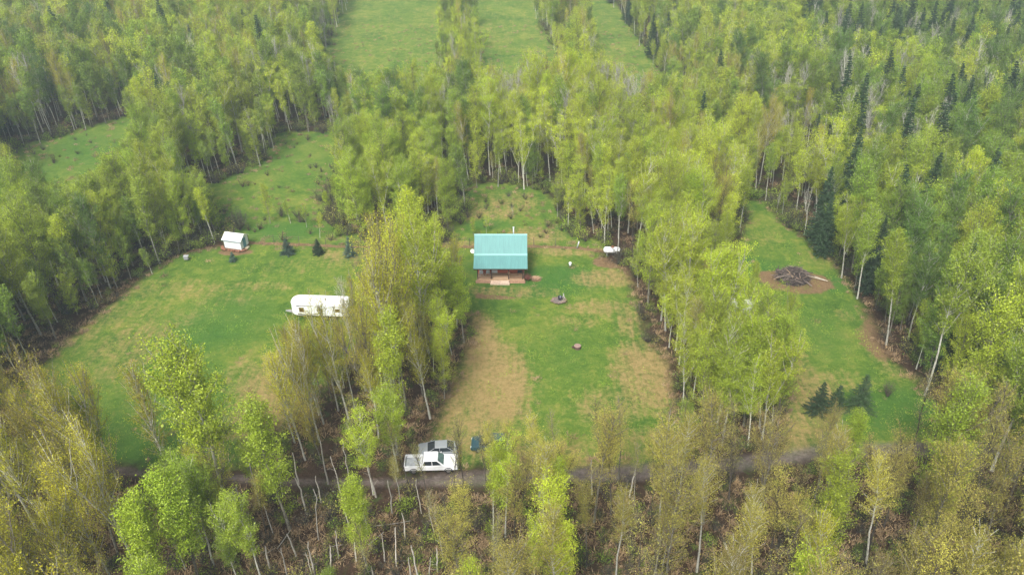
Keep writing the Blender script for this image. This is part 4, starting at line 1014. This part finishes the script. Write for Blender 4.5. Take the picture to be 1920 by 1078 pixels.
# trees that can be told apart in the photograph: base pixel, top pixel row, kind, variant, label
HERO = [
    ((437, 970), 648, 'lush', 1, 'tallest bright green poplar standing over the bottom left of the left lawn'),
    ((398, 905), 700, 'lush', 3, None),
    ((543, 990), 762, 'lush', 3, 'single bright green poplar with bare grey trunk right of the tallest poplar'),
    ((700, 925), 765, 'yellow', 0, 'round yellow green aspen directly left of the white pickup'),
    ((745, 880), 720, 'lush', 1, 'leafy bright green poplar behind the left end of the white pickup'),
    ((380, 1110), 880, 'lush', 3, 'bright green poplar at the bottom edge below the tallest poplar'),
    ((500, 1110), 935, 'green', 1, None), ((690, 1068), 905, 'lush', 3, 'small bright green poplar with a pale trunk at the bottom middle'),
    ((925, 1010), 845, 'yellow', 1, 'pale trunked yellow green aspen right of the white pickup, left one of a pair'),
    ((948, 1005), 830, 'yellow', 3, 'pale trunked yellow green aspen right of the white pickup, right one of a pair'),
    ((1045, 1010), 850, 'yellow', 1, None), ((852, 935), 790, 'thin', 0, None), ((870, 915), 785, 'thin', 0, None), ((962, 905), 790, 'bud', 1, None), ((912, 905), 800, 'thin', 2, None), ((928, 915), 795, 'bud', 3, None),
    ((1125, 885), 745, 'thin', 0, None), ((1047, 905), 770, 'thin', 1, None), ((1160, 895), 740, 'thin', 1, None), ((1240, 900), 760, 'thin', 2, None), ((1370, 905), 790, 'thin', 0, None), ((1000, 900), 790, 'thin', 1, None),
    ((1744, 945), 715, 'lush', 0, 'broad bright green poplar at the lower right with leaning pale trunk'),
    ((1590, 905), 778, 'lush', 3, 'bright green poplar in front of the three right spruces'),
    ((1900, 900), 670, 'lush', 2, None), ((1860, 880), 640, 'lush', 1, None), ((1820, 800), 560, 'lush', 0, None),
    ((655, 790), 575, 'gold', 0, 'golden tree with long pale bare trunk in front of the camper trailer'),
    ((598, 775), 612, 'gold', 1, None), ((733, 785), 530, 'gold', 3, None), ((748, 800), 500, 'gold', 1, None), ((762, 770), 455, 'gold', 2, None), ((560, 745), 612, 'gold', 3, None), ((668, 690), 530, 'bare', 0, None),
    ((870, 640), 500, 'lush', 3, 'bright green poplar at the right edge of the middle grove beside the cabin lawn'),
    ((745, 850), 590, 'yellow', 1, None), ((800, 930), 830, 'thin', 0, None), ((765, 905), 790, 'thin', 0, None),
    ((1345, 800), 600, 'yellow', 0, 'light green aspen with forked pale trunk at the front of the right grove'),
    ((1395, 795), 620, 'lush', 3, None), ((1425, 800), 600, 'yellow', 1, None), ((1462, 700), 560, 'yellow', 2, None), ((1400, 665), 545, 'lush', 0, None), ((1452, 745), 600, 'yellow', 0, None), ((1330, 735), 560, 'lush', 2, None), ((1372, 700), 600, 'yellow', 0, None), ((1280, 765), 600, 'yellow', 3, None), ((1300, 745), 620, 'lush', 1, None), ((1460, 770), 600, 'lush', 0, None), ((1420, 720), 555, 'lush', 2, None),
    ((1300, 660), 520, 'lush', 0, None), ((1405, 690), 555, 'yellow', 0, None), ((1240, 600), 400, 'yellow', 0, None), ((1215, 570), 395, 'yellow', 2, None),
    ((680, 445), 305, 'lush', 2, 'big leafy light green poplar at the right end of the meadow'),
    ((840, 432), 305, 'lush', 0, 'big leafy light green poplar behind and left of the cabin'), ((730, 400), 262, 'lush', 2, None), ((700, 390), 280, 'lush', 0, None), ((800, 415), 290, 'yellow', 2, None),
    ((1195, 430), 272, 'yellow', 2, 'tall domed yellow green aspen standing behind the propane tank'), ((1140, 440), 320, 'yellow', 0, None), ((1160, 445), 300, 'yellow', 1, None),
    ((1475, 380), 265, 'yellow', 2, None),
    ((507, 418), 350, 'yellow', 2, 'slim young light green aspen alone in the back meadow'), ((545, 418), 378, 'green', 3, None), ((600, 445), 400, 'yellow', 1, None), ((575, 425), 385, 'yellow', 3, None),
    ((888, 440), 408, 'yellow', 2, 'left of two small yellow green saplings behind the cabin'), ((912, 436), 404, 'yellow', 0, 'right of two small yellow green saplings behind the cabin'),
    ((962, 405), 385, 'bare', 1, None), ((1235, 480), 300, 'yellow', 0, None),
    ((1735, 740), 470, 'green', 1, 'pale trunked aspen at the lower right corner of the right lawn'), ((1662, 645), 440, 'yellow', 1, None), ((1608, 558), 390, 'green', 3, None), ((1578, 520), 370, 'yellow', 3, None),
    ((245, 520), 430, 'green', 2, None), ((285, 512), 465, 'green', 0, None), ((315, 480), 320, 'lush', 2, None), ((355, 465), 330, 'lush', 0, None),
    ((1630, 285), 150, 'bare', 0, None), ((1560, 290), 170, 'bare', 1, None), ((1590, 300), 180, 'bare', 0, None), ((1770, 420), 290, 'bare', 0, 'leafless pale tree rising above the dark right woods'), ((1755, 425), 300, 'bare', 1, None),
    ((1525, 165), 105, 'spruce', 0, 'dark spruce standing alone high among the far right trees'), ((1240, 210), 152, 'spruce', 1, None), ((1288, 235), 176, 'spruce', 1, None), ((1245, 225), 165, 'spruce', 1, None), ((1680, 360), 262, 'spruce', 2, None), ((1520, 320), 210, 'spruce', 1, None), ((1540, 480), 360, 'spruce', 0, None),
    ((1850, 430), 300, 'spruce', 2, None), ((1790, 130), 60, 'spruce', 0, None), ((1890, 70), 0, 'spruce', 2, None), ((1720, 470), 375, 'spruce', 0, None),
    ((75, 1000), 700, 'gold', 0, None), ((165, 960), 690, 'gold', 2, None), ((20, 930), 690, 'gold', 1, None), ((220, 900), 700, 'gold', 3, None), ((330, 930), 690, 'gold', 3, 'sparse golden tree with pale trunk between the left lawn and the tallest poplar'), ((120, 1040), 790, 'gold', 1, None), ((250, 1050), 800, 'gold', 0, None),
]
occ = []
for (b, vt, kind, var, lab) in HERO:
    x, y = at(*b)
    z = 1.0
    while px(x, y, z)[1] > vt and z < 30: z += 0.1
    nm = stand_at(b[0], b[1], random.Random(1))[0]
    TREES.append((kind, x, y, z, var, rg.uniform(0, 6.28), rg.gauss(0, .02), rg.gauss(-.035, .02), nm, lab)); occ.append((x, y))
# the woods: jittered grid, thinned by the stand's density
STEP = 2.75
ys = np.arange(26, 520, STEP)
cx_all, cy_all = [], []
for iy, yy in enumerate(ys):
    st_ = STEP * (1.0 if yy < 240 else (1.25 if yy < 340 else 1.6))
    if yy > 240 and iy % 2 and yy > 340: continue
    half = min(0.86 * yy + 40, 330)
    for xx in np.arange(-half, half, st_):
        cx_all.append(xx + rg.uniform(-.46, .46) * st_ + (iy % 2) * st_ * .5); cy_all.append(yy + rg.uniform(-.46, .46) * STEP)
CX, CY = np.array(cx_all), np.array(cy_all)
OP = openness(CX, CY); RDD = ldist(ROAD, CX, CY)
OCC = np.array(occ)
for x, y, op, r_ in zip(CX, CY, OP, RDD):
    if op > (-0.3 if y < 128 else rg.uniform(-.5, 1.6)) or r_ < 2.4: continue
    if np.min((OCC[:, 0] - x) ** 2 + (OCC[:, 1] - y) ** 2) < 3.2: continue
    if any((x - a) ** 2 + (y - b) ** 2 < r * r for a, b, r in AVOID): continue
    u, v = px(x, y, 0)
    nm, mix, H, keep = stand_at(u, v, rg)
    if rg.random() > keep: continue
    q = rg.random(); kind = None
    for k_, w_ in mix.items():
        q -= w_
        if q <= 0: kind = k_; break
    kind = kind or k_
    hgt = H * rg.choice([rg.uniform(.82, 1.12), rg.uniform(.82, 1.12), rg.uniform(.55, .9)])
    if kind == 'spruce': hgt *= 1.2
    if op > -4: hgt *= rg.uniform(.48, 1.0)          # lower, younger trees at the edges
    ok = True

    for _ in range(9):
        if not blocks(x, y, hgt, kind): break
        hgt *= .88
    else: ok = False
    if not ok or hgt < 3.2: continue
    nv = 3 if kind in ('spruce', 'thin', 'deep') else (2 if kind == 'bare' else 4)
    TREES.append((kind, x, y, hgt, rg.randrange(nv), rg.uniform(0, 6.28), rg.gauss(0, .03), rg.gauss(-.035, .035), nm, None))

NAME = {'lush': ('poplar_tree', 'poplar'), 'deep': ('poplar_tree', 'poplar'), 'green': ('aspen_tree', 'aspen'), 'yellow': ('aspen_tree', 'aspen'), 'gold': ('alder_tree', 'alder'), 'bud': ('birch_tree', 'birch'), 'thin': ('thin_birch_tree', 'thin birch'), 'bare': ('bare_tree', 'leafless tree'), 'spruce': ('spruce_tree', 'spruce')}
LOOK = {'lush': 'bright green leafy poplar', 'deep': 'deep green full crowned poplar', 'green': 'mid green aspen', 'yellow': 'yellow green aspen', 'gold': 'golden budding alder', 'bud': 'olive budding birch', 'thin': 'dark stemmed nearly leafless birch', 'bare': 'leafless grey tree', 'spruce': 'dark green spruce'}
LAND = [('the cabin', CAB[0], CAB[1] + 4), ('the white shed', shx, shy), ('the long camper', *at(601, 590)), ('the hidden camper', *at(1391, 605)), ('the white pickup', tx, ty), ('the dark teal car', bx_, by_), ('the propane tank', px_, py_),
        ('the brush pile', gx_, gy_), ('the lone stump', ux, uy), ('the three right spruces', *at(1565, 765)), ('the bottom left corner', *at(60, 1060)), ('the bottom right corner', *at(1860, 1060)), ('the tallest poplar', *at(437, 970)),
        ('the broad lower right poplar', *at(1744, 945)), ('the back meadow', *at(540, 300)), ('the far left meadow', *at(150, 290)), ('the left woods edge', *at(60, 690))]
TENS = {2: 'twenty', 3: 'thirty', 4: 'forty', 5: 'fifty', 6: 'sixty', 7: 'seventy', 8: 'eighty', 9: 'ninety'}
ORD = words + ['thirteenth', 'fourteenth', 'fifteenth', 'sixteenth', 'seventeenth', 'eighteenth', 'nineteenth']
def ordinal(n):
    if n <= 19: return ORD[n - 1]
    t, o = divmod(n, 10)
    if t > 9: return ordinal(n - 90) + ' of the rest'
    return TENS[t][:-1] + 'ieth' if o == 0 else TENS[t] + '-' + ORD[o - 1]
def place_of(x, y):
    i = min(range(len(LAND)), key=lambda k: (LAND[k][1] - x) ** 2 + (LAND[k][2] - y) ** 2)
    nm, a, b = LAND[i]
    if abs(x - a) > abs(y - b): s = 'left of' if x < a else 'right of'
    else: s = 'behind' if y > b else 'in front of'
    if 'corner' in nm: s = 'near'
    return nm, s, math.hypot(x - a, y - b)

def visible(x, y, hgt):
    for t in (0.05, .5, .95):
        u, v = px(x, y, hgt * t)
        if -15 < u < 1935 and -5 < v < 1083: return True
    return False
byname = {}
for i, t in enumerate(TREES): byname.setdefault(NAME[t[0]][0], []).append(i)
single = set()
for nme, ids in byname.items():
    vis = [i for i in ids if visible(*TREES[i][1:4])]
    vis.sort(key=lambda i: -TREES[i][3] / math.hypot(TREES[i][1], TREES[i][2], CAM_H) - (9 if TREES[i][9] else 0))
    single |= set(vis[:300])
grp = {}
for i in single:
    t = TREES[i]
    if t[9]: continue
    nm, s, d = place_of(t[1], t[2]); grp.setdefault((t[0], nm, s), []).append((d, i))
LBL = {}
for (kind, nm, s), l in grp.items():
    l.sort()
    for k, (d, i) in enumerate(l):
        LBL[i] = '%s, %s nearest %s %s' % (LOOK[kind], ordinal(k + 1), s, nm) if len(l) > 1 else 'only %s standing %s %s' % (LOOK[kind], s, nm)
pts, rots, scls, idxs = [], [], [], []
cnt = {}
for i, (kind, x, y, hgt, var, rz, tx_, ty2, nm, lab) in enumerate(TREES):
    base_h = 16.0 if kind == 'spruce' else 18.0
    s = hgt / base_h
    zz = gz(x, y)
    # young trees keep a bushier outline
    sx = s ** 0.85
    if kind == 'spruce': sx = s
    ty2 -= 0.0009 * max(0.0, min(x, 60))
    tx_, ty2, rz = (Matrix.Rotation(ty2, 3, 'Y') @ Matrix.Rotation(tx_, 3, 'X') @ Matrix.Rotation(rz, 3, 'Z')).to_euler()
    if i in single:
        e = empty(NAME[kind][0], (x, y, zz), rz); e.rotation_euler = (tx_, ty2, rz); e.scale = (sx, sx, s)
        wd, cr = NEAR[kind][var % len(NEAR[kind])]
        child('trunk', wd, e); child('crown', cr, e)
        tag(e, lab or LBL[i], NAME[kind][1], '%ss in the %s' % (LOOK[kind].replace('birch', 'birche') , nm))
        cnt[NAME[kind][0]] = cnt.get(NAME[kind][0], 0) + 1
    else:
        pts.append((x, y, zz)); rots.append((tx_, ty2, rz)); scls.append((sx, sx, s)); idxs.append(FAR_IDX[kind][var % len(FAR_IDX[kind])])
print('trees', len(TREES), 'single', cnt, 'stuff', len(pts))

def scatter(name, pts, rots, scls, idxs, coll):
    """one object: points carrying a rotation, a scale and a shape number; geometry nodes set a shape on each"""
    me = bpy.data.meshes.new(name); me.vertices.add(len(pts)); me.vertices.foreach_set('co', np.array(pts, np.float32).ravel())
    for nme, arr, ty_ in (('rot', rots, 'FLOAT_VECTOR'), ('scl', scls, 'FLOAT_VECTOR'), ('shp', idxs, 'INT')):
        a = me.attributes.new(nme, ty_, 'POINT')
        if ty_ == 'INT': a.data.foreach_set('value', np.array(arr, np.int32))
        else: a.data.foreach_set('vector', np.array(arr, np.float32).ravel())
    o = bpy.data.objects.new(name, me); C.objects.link(o); tag(o, kind='stuff')
    ng = bpy.data.node_groups.new(name + '_scatter', 'GeometryNodeTree')
    ng.interface.new_socket('Geometry', in_out='INPUT', socket_type='NodeSocketGeometry'); ng.interface.new_socket('Geometry', in_out='OUTPUT', socket_type='NodeSocketGeometry')
    N, L = ng.nodes, ng.links
    gi = N.new('NodeGroupInput'); go = N.new('NodeGroupOutput'); iop = N.new('GeometryNodeInstanceOnPoints'); ci = N.new('GeometryNodeCollectionInfo')
    ci.inputs['Collection'].default_value = coll; ci.inputs['Separate Children'].default_value = True; ci.inputs['Reset Children'].default_value = True
    iop.inputs['Pick Instance'].default_value = True
    def na(n_, ty_):
        q = N.new('GeometryNodeInputNamedAttribute'); q.data_type = ty_; q.inputs['Name'].default_value = n_; return q.outputs[0]
    L.new(gi.outputs[0], iop.inputs['Points']); L.new(ci.outputs[0], iop.inputs['Instance'])
    L.new(na('shp', 'INT'), iop.inputs['Instance Index']); L.new(na('rot', 'FLOAT_VECTOR'), iop.inputs['Rotation']); L.new(na('scl', 'FLOAT_VECTOR'), iop.inputs['Scale'])
    L.new(iop.outputs[0], go.inputs[0])
    md = o.modifiers.new('scatter', 'NODES'); md.node_group = ng
    return o
fo = scatter('woodland', pts, rots, scls, idxs, far_col)
fo['label'] = 'dense spring woodland of aspen, poplar and spruce filling the distance'; fo['category'] = 'woodland'

# ------------------------------------------------------------------ young lawn spruces
def lawn_spruce(b, vt, rad, seed, m, label, group):
    x, y = at(*b); z = .5
    while px(x, y, z)[1] > vt: z += .05
    a, c = spruce(seed, z, rad * z, .11, 2.8, .02, .055)
    e = empty('spruce_tree', (x, y, gz(x, y)), 0); tag(e, label, 'spruce', group)
    child('trunk', a.mesh('trunk', [BARK_D]), e); child('crown', c.mesh('crown', [m]), e)
g1, g2 = 'young spruces on the left lawn', 'spruces at the bottom of the right lawn'
lawn_spruce((540, 476), 446, .46, 31, NEEDLE_B, 'wide young blue green spruce nearest the shed in the lawn row of three', g1)
lawn_spruce((597, 476), 447, .38, 32, NEEDLE, 'middle young spruce of the row of three on the left lawn', g1)
lawn_spruce((656, 480), 442, .33, 33, NEEDLE_B, 'right hand blue green spruce of the row of three on the left lawn', g1)
lawn_spruce((437, 487), 470, .42, 34, NEEDLE_B, 'smallest blue green spruce directly in front of the white shed', g1)
lawn_spruce((1532, 772), 712, .36, 35, NEEDLE, 'left one of the three dark spruces at the bottom of the right lawn', g2)
lawn_spruce((1566, 762), 718, .36, 36, NEEDLE, 'middle, shortest of the three dark spruces on the right lawn', g2)
lawn_spruce((1608, 765), 696, .37, 37, NEEDLE, 'right one, tallest of the three dark spruces on the right lawn', g2)

# ------------------------------------------------------------------ shrubs
def bush(b, H, rad, ns, nl, ls, mleaf, seed, label, name='shrub', mstem=None):
    x, y = at(*b); a, c = shrub(seed, H, rad, ns, nl, ls); e = empty(name, (x, y, gz(x, y)), 0); tag(e, label, 'shrub')
    child('stems', a.mesh('stems', [mstem or BARK_D]), e)
    if nl: child('foliage', c.mesh('foliage', [mleaf]), e)
bush((450, 430), 4.2, 2.0, 46, 900, .16, LEAF['shrub'], 61, 'round dark grey green shrub standing just behind the white shed')
bush((385, 447), 3.4, 2.6, 50, 700, .16, LEAF['shrub'], 62, 'dull brown shrub between the shed and the left woods, nearer the shed')
bush((345, 462), 3.0, 2.4, 40, 500, .16, LEAF['shrub'], 63, 'dull brown shrub against the left woods behind the fence')
bush((1664, 742), 3.2, .9, 22, 0, .1, None, 64, 'bare dark upright shrub on the lower right of the right lawn')
bush((600, 375), 3.2, 2.0, 34, 250, .14, LEAF['shrub'], 65, 'dull bare thicket shrub at the right of the back meadow, farthest back')
bush((620, 395), 3.4, 2.2, 34, 250, .14, LEAF['shrub'], 66, 'dull bare thicket shrub at the right of the back meadow, nearest')
bush((528, 405), 2.4, 1.2, 24, 200, .12, LEAF['shrub'], 67, 'small dark shrub beside the slim young aspen in the back meadow')
bush((560, 408), 2.2, 1.2, 24, 200, .12, LEAF['shrub'], 68, 'small brownish shrub in the middle of the back meadow')
bush((912, 392), 1.2, .6, 14, 60, .1, LEAF['shrub'], 69, 'tiny dark shrub in the clearing behind the cabin')
bush((1215, 640), 2.2, 1.2, 34, 120, .1, LEAF['shrub'], 70, 'brown bare shrub along the left edge of the right grove, nearer the camera')
bush((1200, 590), 2.4, 1.3, 34, 120, .1, LEAF['shrub'], 71, 'brown bare shrub along the left edge of the right grove, farther back')
bush((1060, 564), .5, .5, 26, 300, .07, LEAF['lush'], 72, 'low dark green clump beside the fire pit')

# ------------------------------------------------------------------ dead snags and fallen logs on the bare foreground floor
SN = bark_mat('bleached_snag', (0.50, 0.47, 0.41), (0.22, 0.17, 0.13), .42)
def snag(b, hgt, r, label, seed):
    x, y = at(*b); rr = random.Random(seed); e_ = Acc(); n = 6
    p = [(rr.gauss(0, .012) * hgt * k / n + rr.uniform(-.02, .02) * hgt * (k / n), rr.gauss(0, .01) * hgt * k / n, hgt * k / n) for k in range(n + 1)]
    tube(e_, p, [r * (1.15 - .6 * k / n) for k in range(n + 1)], 6)
    for k in range(rr.randrange(0, 4)):
        i = rr.randrange(2, n); q = Vector(p[i]); a = rr.uniform(0, 6.28)
        tube(e_, [q, q + Vector((math.cos(a), math.sin(a), .5)) * rr.uniform(.3, .9)], [.02, .008], 3)
    o = bpy.data.objects.new('dead_snag', e_.mesh('dead_snag', [SN], True)); C.objects.link(o); o.location = (x, y, gz(x, y)); o.rotation_euler = (rr.gauss(0, .05), rr.gauss(0, .05), 0)
    tag(o, label, 'dead trunk', 'bare dead trunks on the brown forest floor')
SNAGS = [(721, 1050, 3.9), (743, 1060, 5.0), (784, 1085, 5.2), (804, 1085, 3.6), (770, 1080, 2.9), (590, 1075, 4.9), (585, 1078, 3.6), (635, 1045, 4.0), (452, 945, 3.1), (487, 945, 6.6), (597, 1010, 7.0), (640, 930, 6.5), (420, 1030, 7.4), (655, 985, 4.2), (690, 1000, 5.5), (575, 960, 5.2), (530, 930, 3.8),
         (512, 1000, 4.5), (555, 1040, 3.5), (620, 1060, 3.0), (820, 1070, 3.6), (668, 1050, 2.6), (700, 1085, 2.4), (760, 1010, 4.2), (505, 1062, 3.3), (540, 1082, 4.4), (478, 1030, 4.1), (655, 900, 5.5), (615, 905, 6), (560, 905, 5), (850, 1040, 3.8), (815, 1000, 4.6), (1240, 1075, 5.4), (1320, 965, 3.6), (1275, 980, 5), (1110, 925, 5), (1045, 930, 4.5), (1180, 930, 6),
         (735, 960, 4.4), (676, 955, 3.4), (602, 940, 4), (790, 960, 5.4), (705, 930, 5.2)]
order = sorted(range(len(SNAGS)), key=lambda i: SNAGS[i][0])
for k, i in enumerate(order):
    u, v, hh = SNAGS[i]; snag((u, v), hh, rg.uniform(.05, .10), 'thin pale dead trunk without crown, %s from the left on the foreground floor' % ordinal(k + 1), 900 + i)
LOGS = [(600, 965, 627, 980), (650, 970, 640, 1020), (720, 1052, 785, 1050), (560, 1010, 620, 1000), (500, 1060, 560, 1075), (620, 1030, 680, 1045), (700, 985, 770, 975), (830, 950, 870, 940), (575, 925, 545, 950), (660, 940, 700, 960), (545, 990, 520, 1030), (480, 985, 520, 970), (780, 1000, 830, 1020), (850, 1000, 900, 985), (690, 1020, 720, 1000), (640, 1070, 600, 1060)]
for k, (a, b, c, d) in enumerate(sorted(LOGS[::2])):
    p = at(a, b); q = at(c, d); L_ = math.hypot(q[0] - p[0], q[1] - p[1]); e_ = Acc(); r = rg.uniform(.035, .07)
    m_ = (L_ * .5, rg.uniform(-.15, .15), r + rg.uniform(.0, .25)); tube(e_, [(0, 0, r), m_, (L_, 0, r * .6 + rg.uniform(0, .5))], [r, r * .85, r * .5], 6)
    o = bpy.data.objects.new('fallen_log', e_.mesh('fallen_log', [SN if k % 3 else BARK_D], True)); C.objects.link(o); o.location = (p[0], p[1], gz(*p)); o.rotation_euler = (0, 0, math.atan2(q[1] - p[1], q[0] - p[0]))
    tag(o, 'fallen dead log on the brown foreground floor, %s from the left' % ordinal(k + 1), 'log', 'fallen logs on the foreground floor')

# ------------------------------------------------------------------ undergrowth, one object
ug_col = bpy.data.collections.new('undergrowth_shapes')
DRYG = leaf_mat('dead_grass', (0.22, 0.14, 0.075), (0.38, 0.27, 0.14), trans=.15)
def tuft(seed, n, h, r, wdt=.035):
    g = np.random.default_rng(seed); a = Acc()
    b = np.column_stack([g.normal(0, r, n), g.normal(0, r, n), np.zeros(n)]); t = b + np.column_stack([g.normal(0, h * .55, n), g.normal(0, h * .55, n), h * g.uniform(.35, 1, n)])
    s = np.column_stack([g.normal(0, 1, n), g.normal(0, 1, n), np.zeros(n)]); s /= np.linalg.norm(s, axis=1)[:, None]; s *= wdt
    q = np.stack([b - s, b + s, t + s * .3, t - s * .3], 1).reshape(-1, 3); a.add(q, np.arange(4 * n).reshape(-1, 4), 0, np.repeat(g.random(n), 4)); return a
ug = []
for k in range(3): ug.append(tuft(800 + k, 46, .32, .28).mesh('tuft', [DRYG]))
for k in range(3):
    a, c = shrub(820 + k, 1.4, .8, 16, 170, .07); c.V += a.V; c.Fq += [f + c.n for f in a.Fq]; c.M += [m_ + 1 for m_ in a.M]; c.A += a.A
    ug.append(c.mesh('brush', [[LEAF['shrub'], LEAF['thin'], LEAF['green']][k], BARK_D]))
for k in range(2):
    a, c = shrub(830 + k, 1.1, .9, 18, 420, .085); c.V += a.V; c.Fq += [f + c.n for f in a.Fq]; c.M += [m_ + 1 for m_ in a.M]; c.A += a.A
    ug.append(c.mesh('seedling', [LEAF['green'], BARK_D]))
ug.append(tuft(850, 40, .16, .3, .03).mesh('green_tuft', [LEAF['green']]))
for i, me in enumerate(ug): ug_col.objects.link(bpy.data.objects.new('under_%02d' % i, me))
UP, UR, US, UI = [], [], [], []
N_ = 30000
ux_ = RNG.uniform(-1, 1, N_); uy_ = 40 + 215 * RNG.random(N_) ** 1.25; ux_ = ux_ * (0.72 * uy_ + 16)
OPU = openness(ux_, uy_); RDU = ldist(ROAD, ux_, uy_); LW = np.maximum.reduce([sdist(POLY[k], ux_, uy_) for k in ('left_lawn', 'centre_lawn', 'right_lawn')])
FLU = ldist(FENCE, ux_, uy_)
for x, y, op, r_, lw, fl_ in zip(ux_, uy_, OPU, RDU, LW, FLU):
    if r_ < 1.9 or any((x - a) ** 2 + (y - b) ** 2 < (r * .85) ** 2 for a, b, r in AVOID[:3] + AVOID[7:]): continue
    q = rg.random()
    if lw > 1.0 and fl_ > .8:
        if q < .4:
            s = rg.uniform(.5, 1.5); UP.append((x, y, gz(x, y) + .01)); UR.append((0, 0, rg.uniform(0, 6.28))); US.append((s, s, s * .6)); UI.append(8 if q < .385 else rg.randrange(3))
        continue
    if fl_ < .8 and abs(x) < 50: i = rg.randrange(3); s = rg.uniform(.5, 1)
    elif op > 0:                                              # rough meadow and lawn fringe
        if op < 1.6 and q < .7: i = rg.randrange(3); s = rg.uniform(.6, 1.3)
        elif q < .20: i = rg.randrange(3); s = rg.uniform(.6, 1.2)
        elif q < .22 + (.10 if op < 5 and y < 160 else 0) and y < 160: i = 3 + rg.randrange(3); s = rg.uniform(.5, 1.3)
        elif q < .25 and y < 150: i = 6 + rg.randrange(2); s = rg.uniform(.4, 1.0)
        else: continue
    else:
        if op < -9 and y > 130: continue
        if op > -3.5 and y > 100 and q < .7:
            i = 3 + rg.randrange(5); s = rg.uniform(.8, 2.2); UP.append((x, y, gz(x, y))); UR.append((0, 0, rg.uniform(0, 6.28))); US.append((s, s, s)); UI.append(i); continue
        if q < .6: i = rg.randrange(3); s = rg.uniform(.7, 1.6)
        elif q < .72: i = 3 + rg.randrange(3); s = rg.uniform(.6, 1.7)
        elif q < .77: i = 6 + rg.randrange(2); s = rg.uniform(.5, 1.5)
        else: continue
    UP.append((x, y, gz(x, y))); UR.append((0, 0, rg.uniform(0, 6.28))); US.append((s, s, s * rg.uniform(.7, 1.1))); UI.append(i)
uo = scatter('undergrowth', UP, UR, US, UI, ug_col)
uo['label'] = 'dead grass tufts and low brush on the forest floor and clearing edges'; uo['category'] = 'undergrowth'
print('undergrowth', len(UP))

# ------------------------------------------------------------------ air: thin even haze round the whole place
hz = MB().box(-2600, 2600, -2600, 2800, -1.6, CAM_H + 6)
hm = bpy.data.materials.new('thin_air'); hm.use_nodes = True; hn = hm.node_tree; hn.nodes.clear()
pv = hn.nodes.new('ShaderNodeVolumePrincipled'); pv.inputs['Color'].default_value = (0.74, 0.92, 1.0, 1); pv.inputs['Density'].default_value = 0.00058; pv.inputs['Anisotropy'].default_value = 0.2
ho = hn.nodes.new('ShaderNodeOutputMaterial'); hn.links.new(pv.outputs[0], ho.inputs['Volume'])
haze = hz.build('haze', hm); tag(haze, kind='stuff'); haze['label'] = 'thin pale blue air haze over the far woods'; haze['category'] = 'haze'
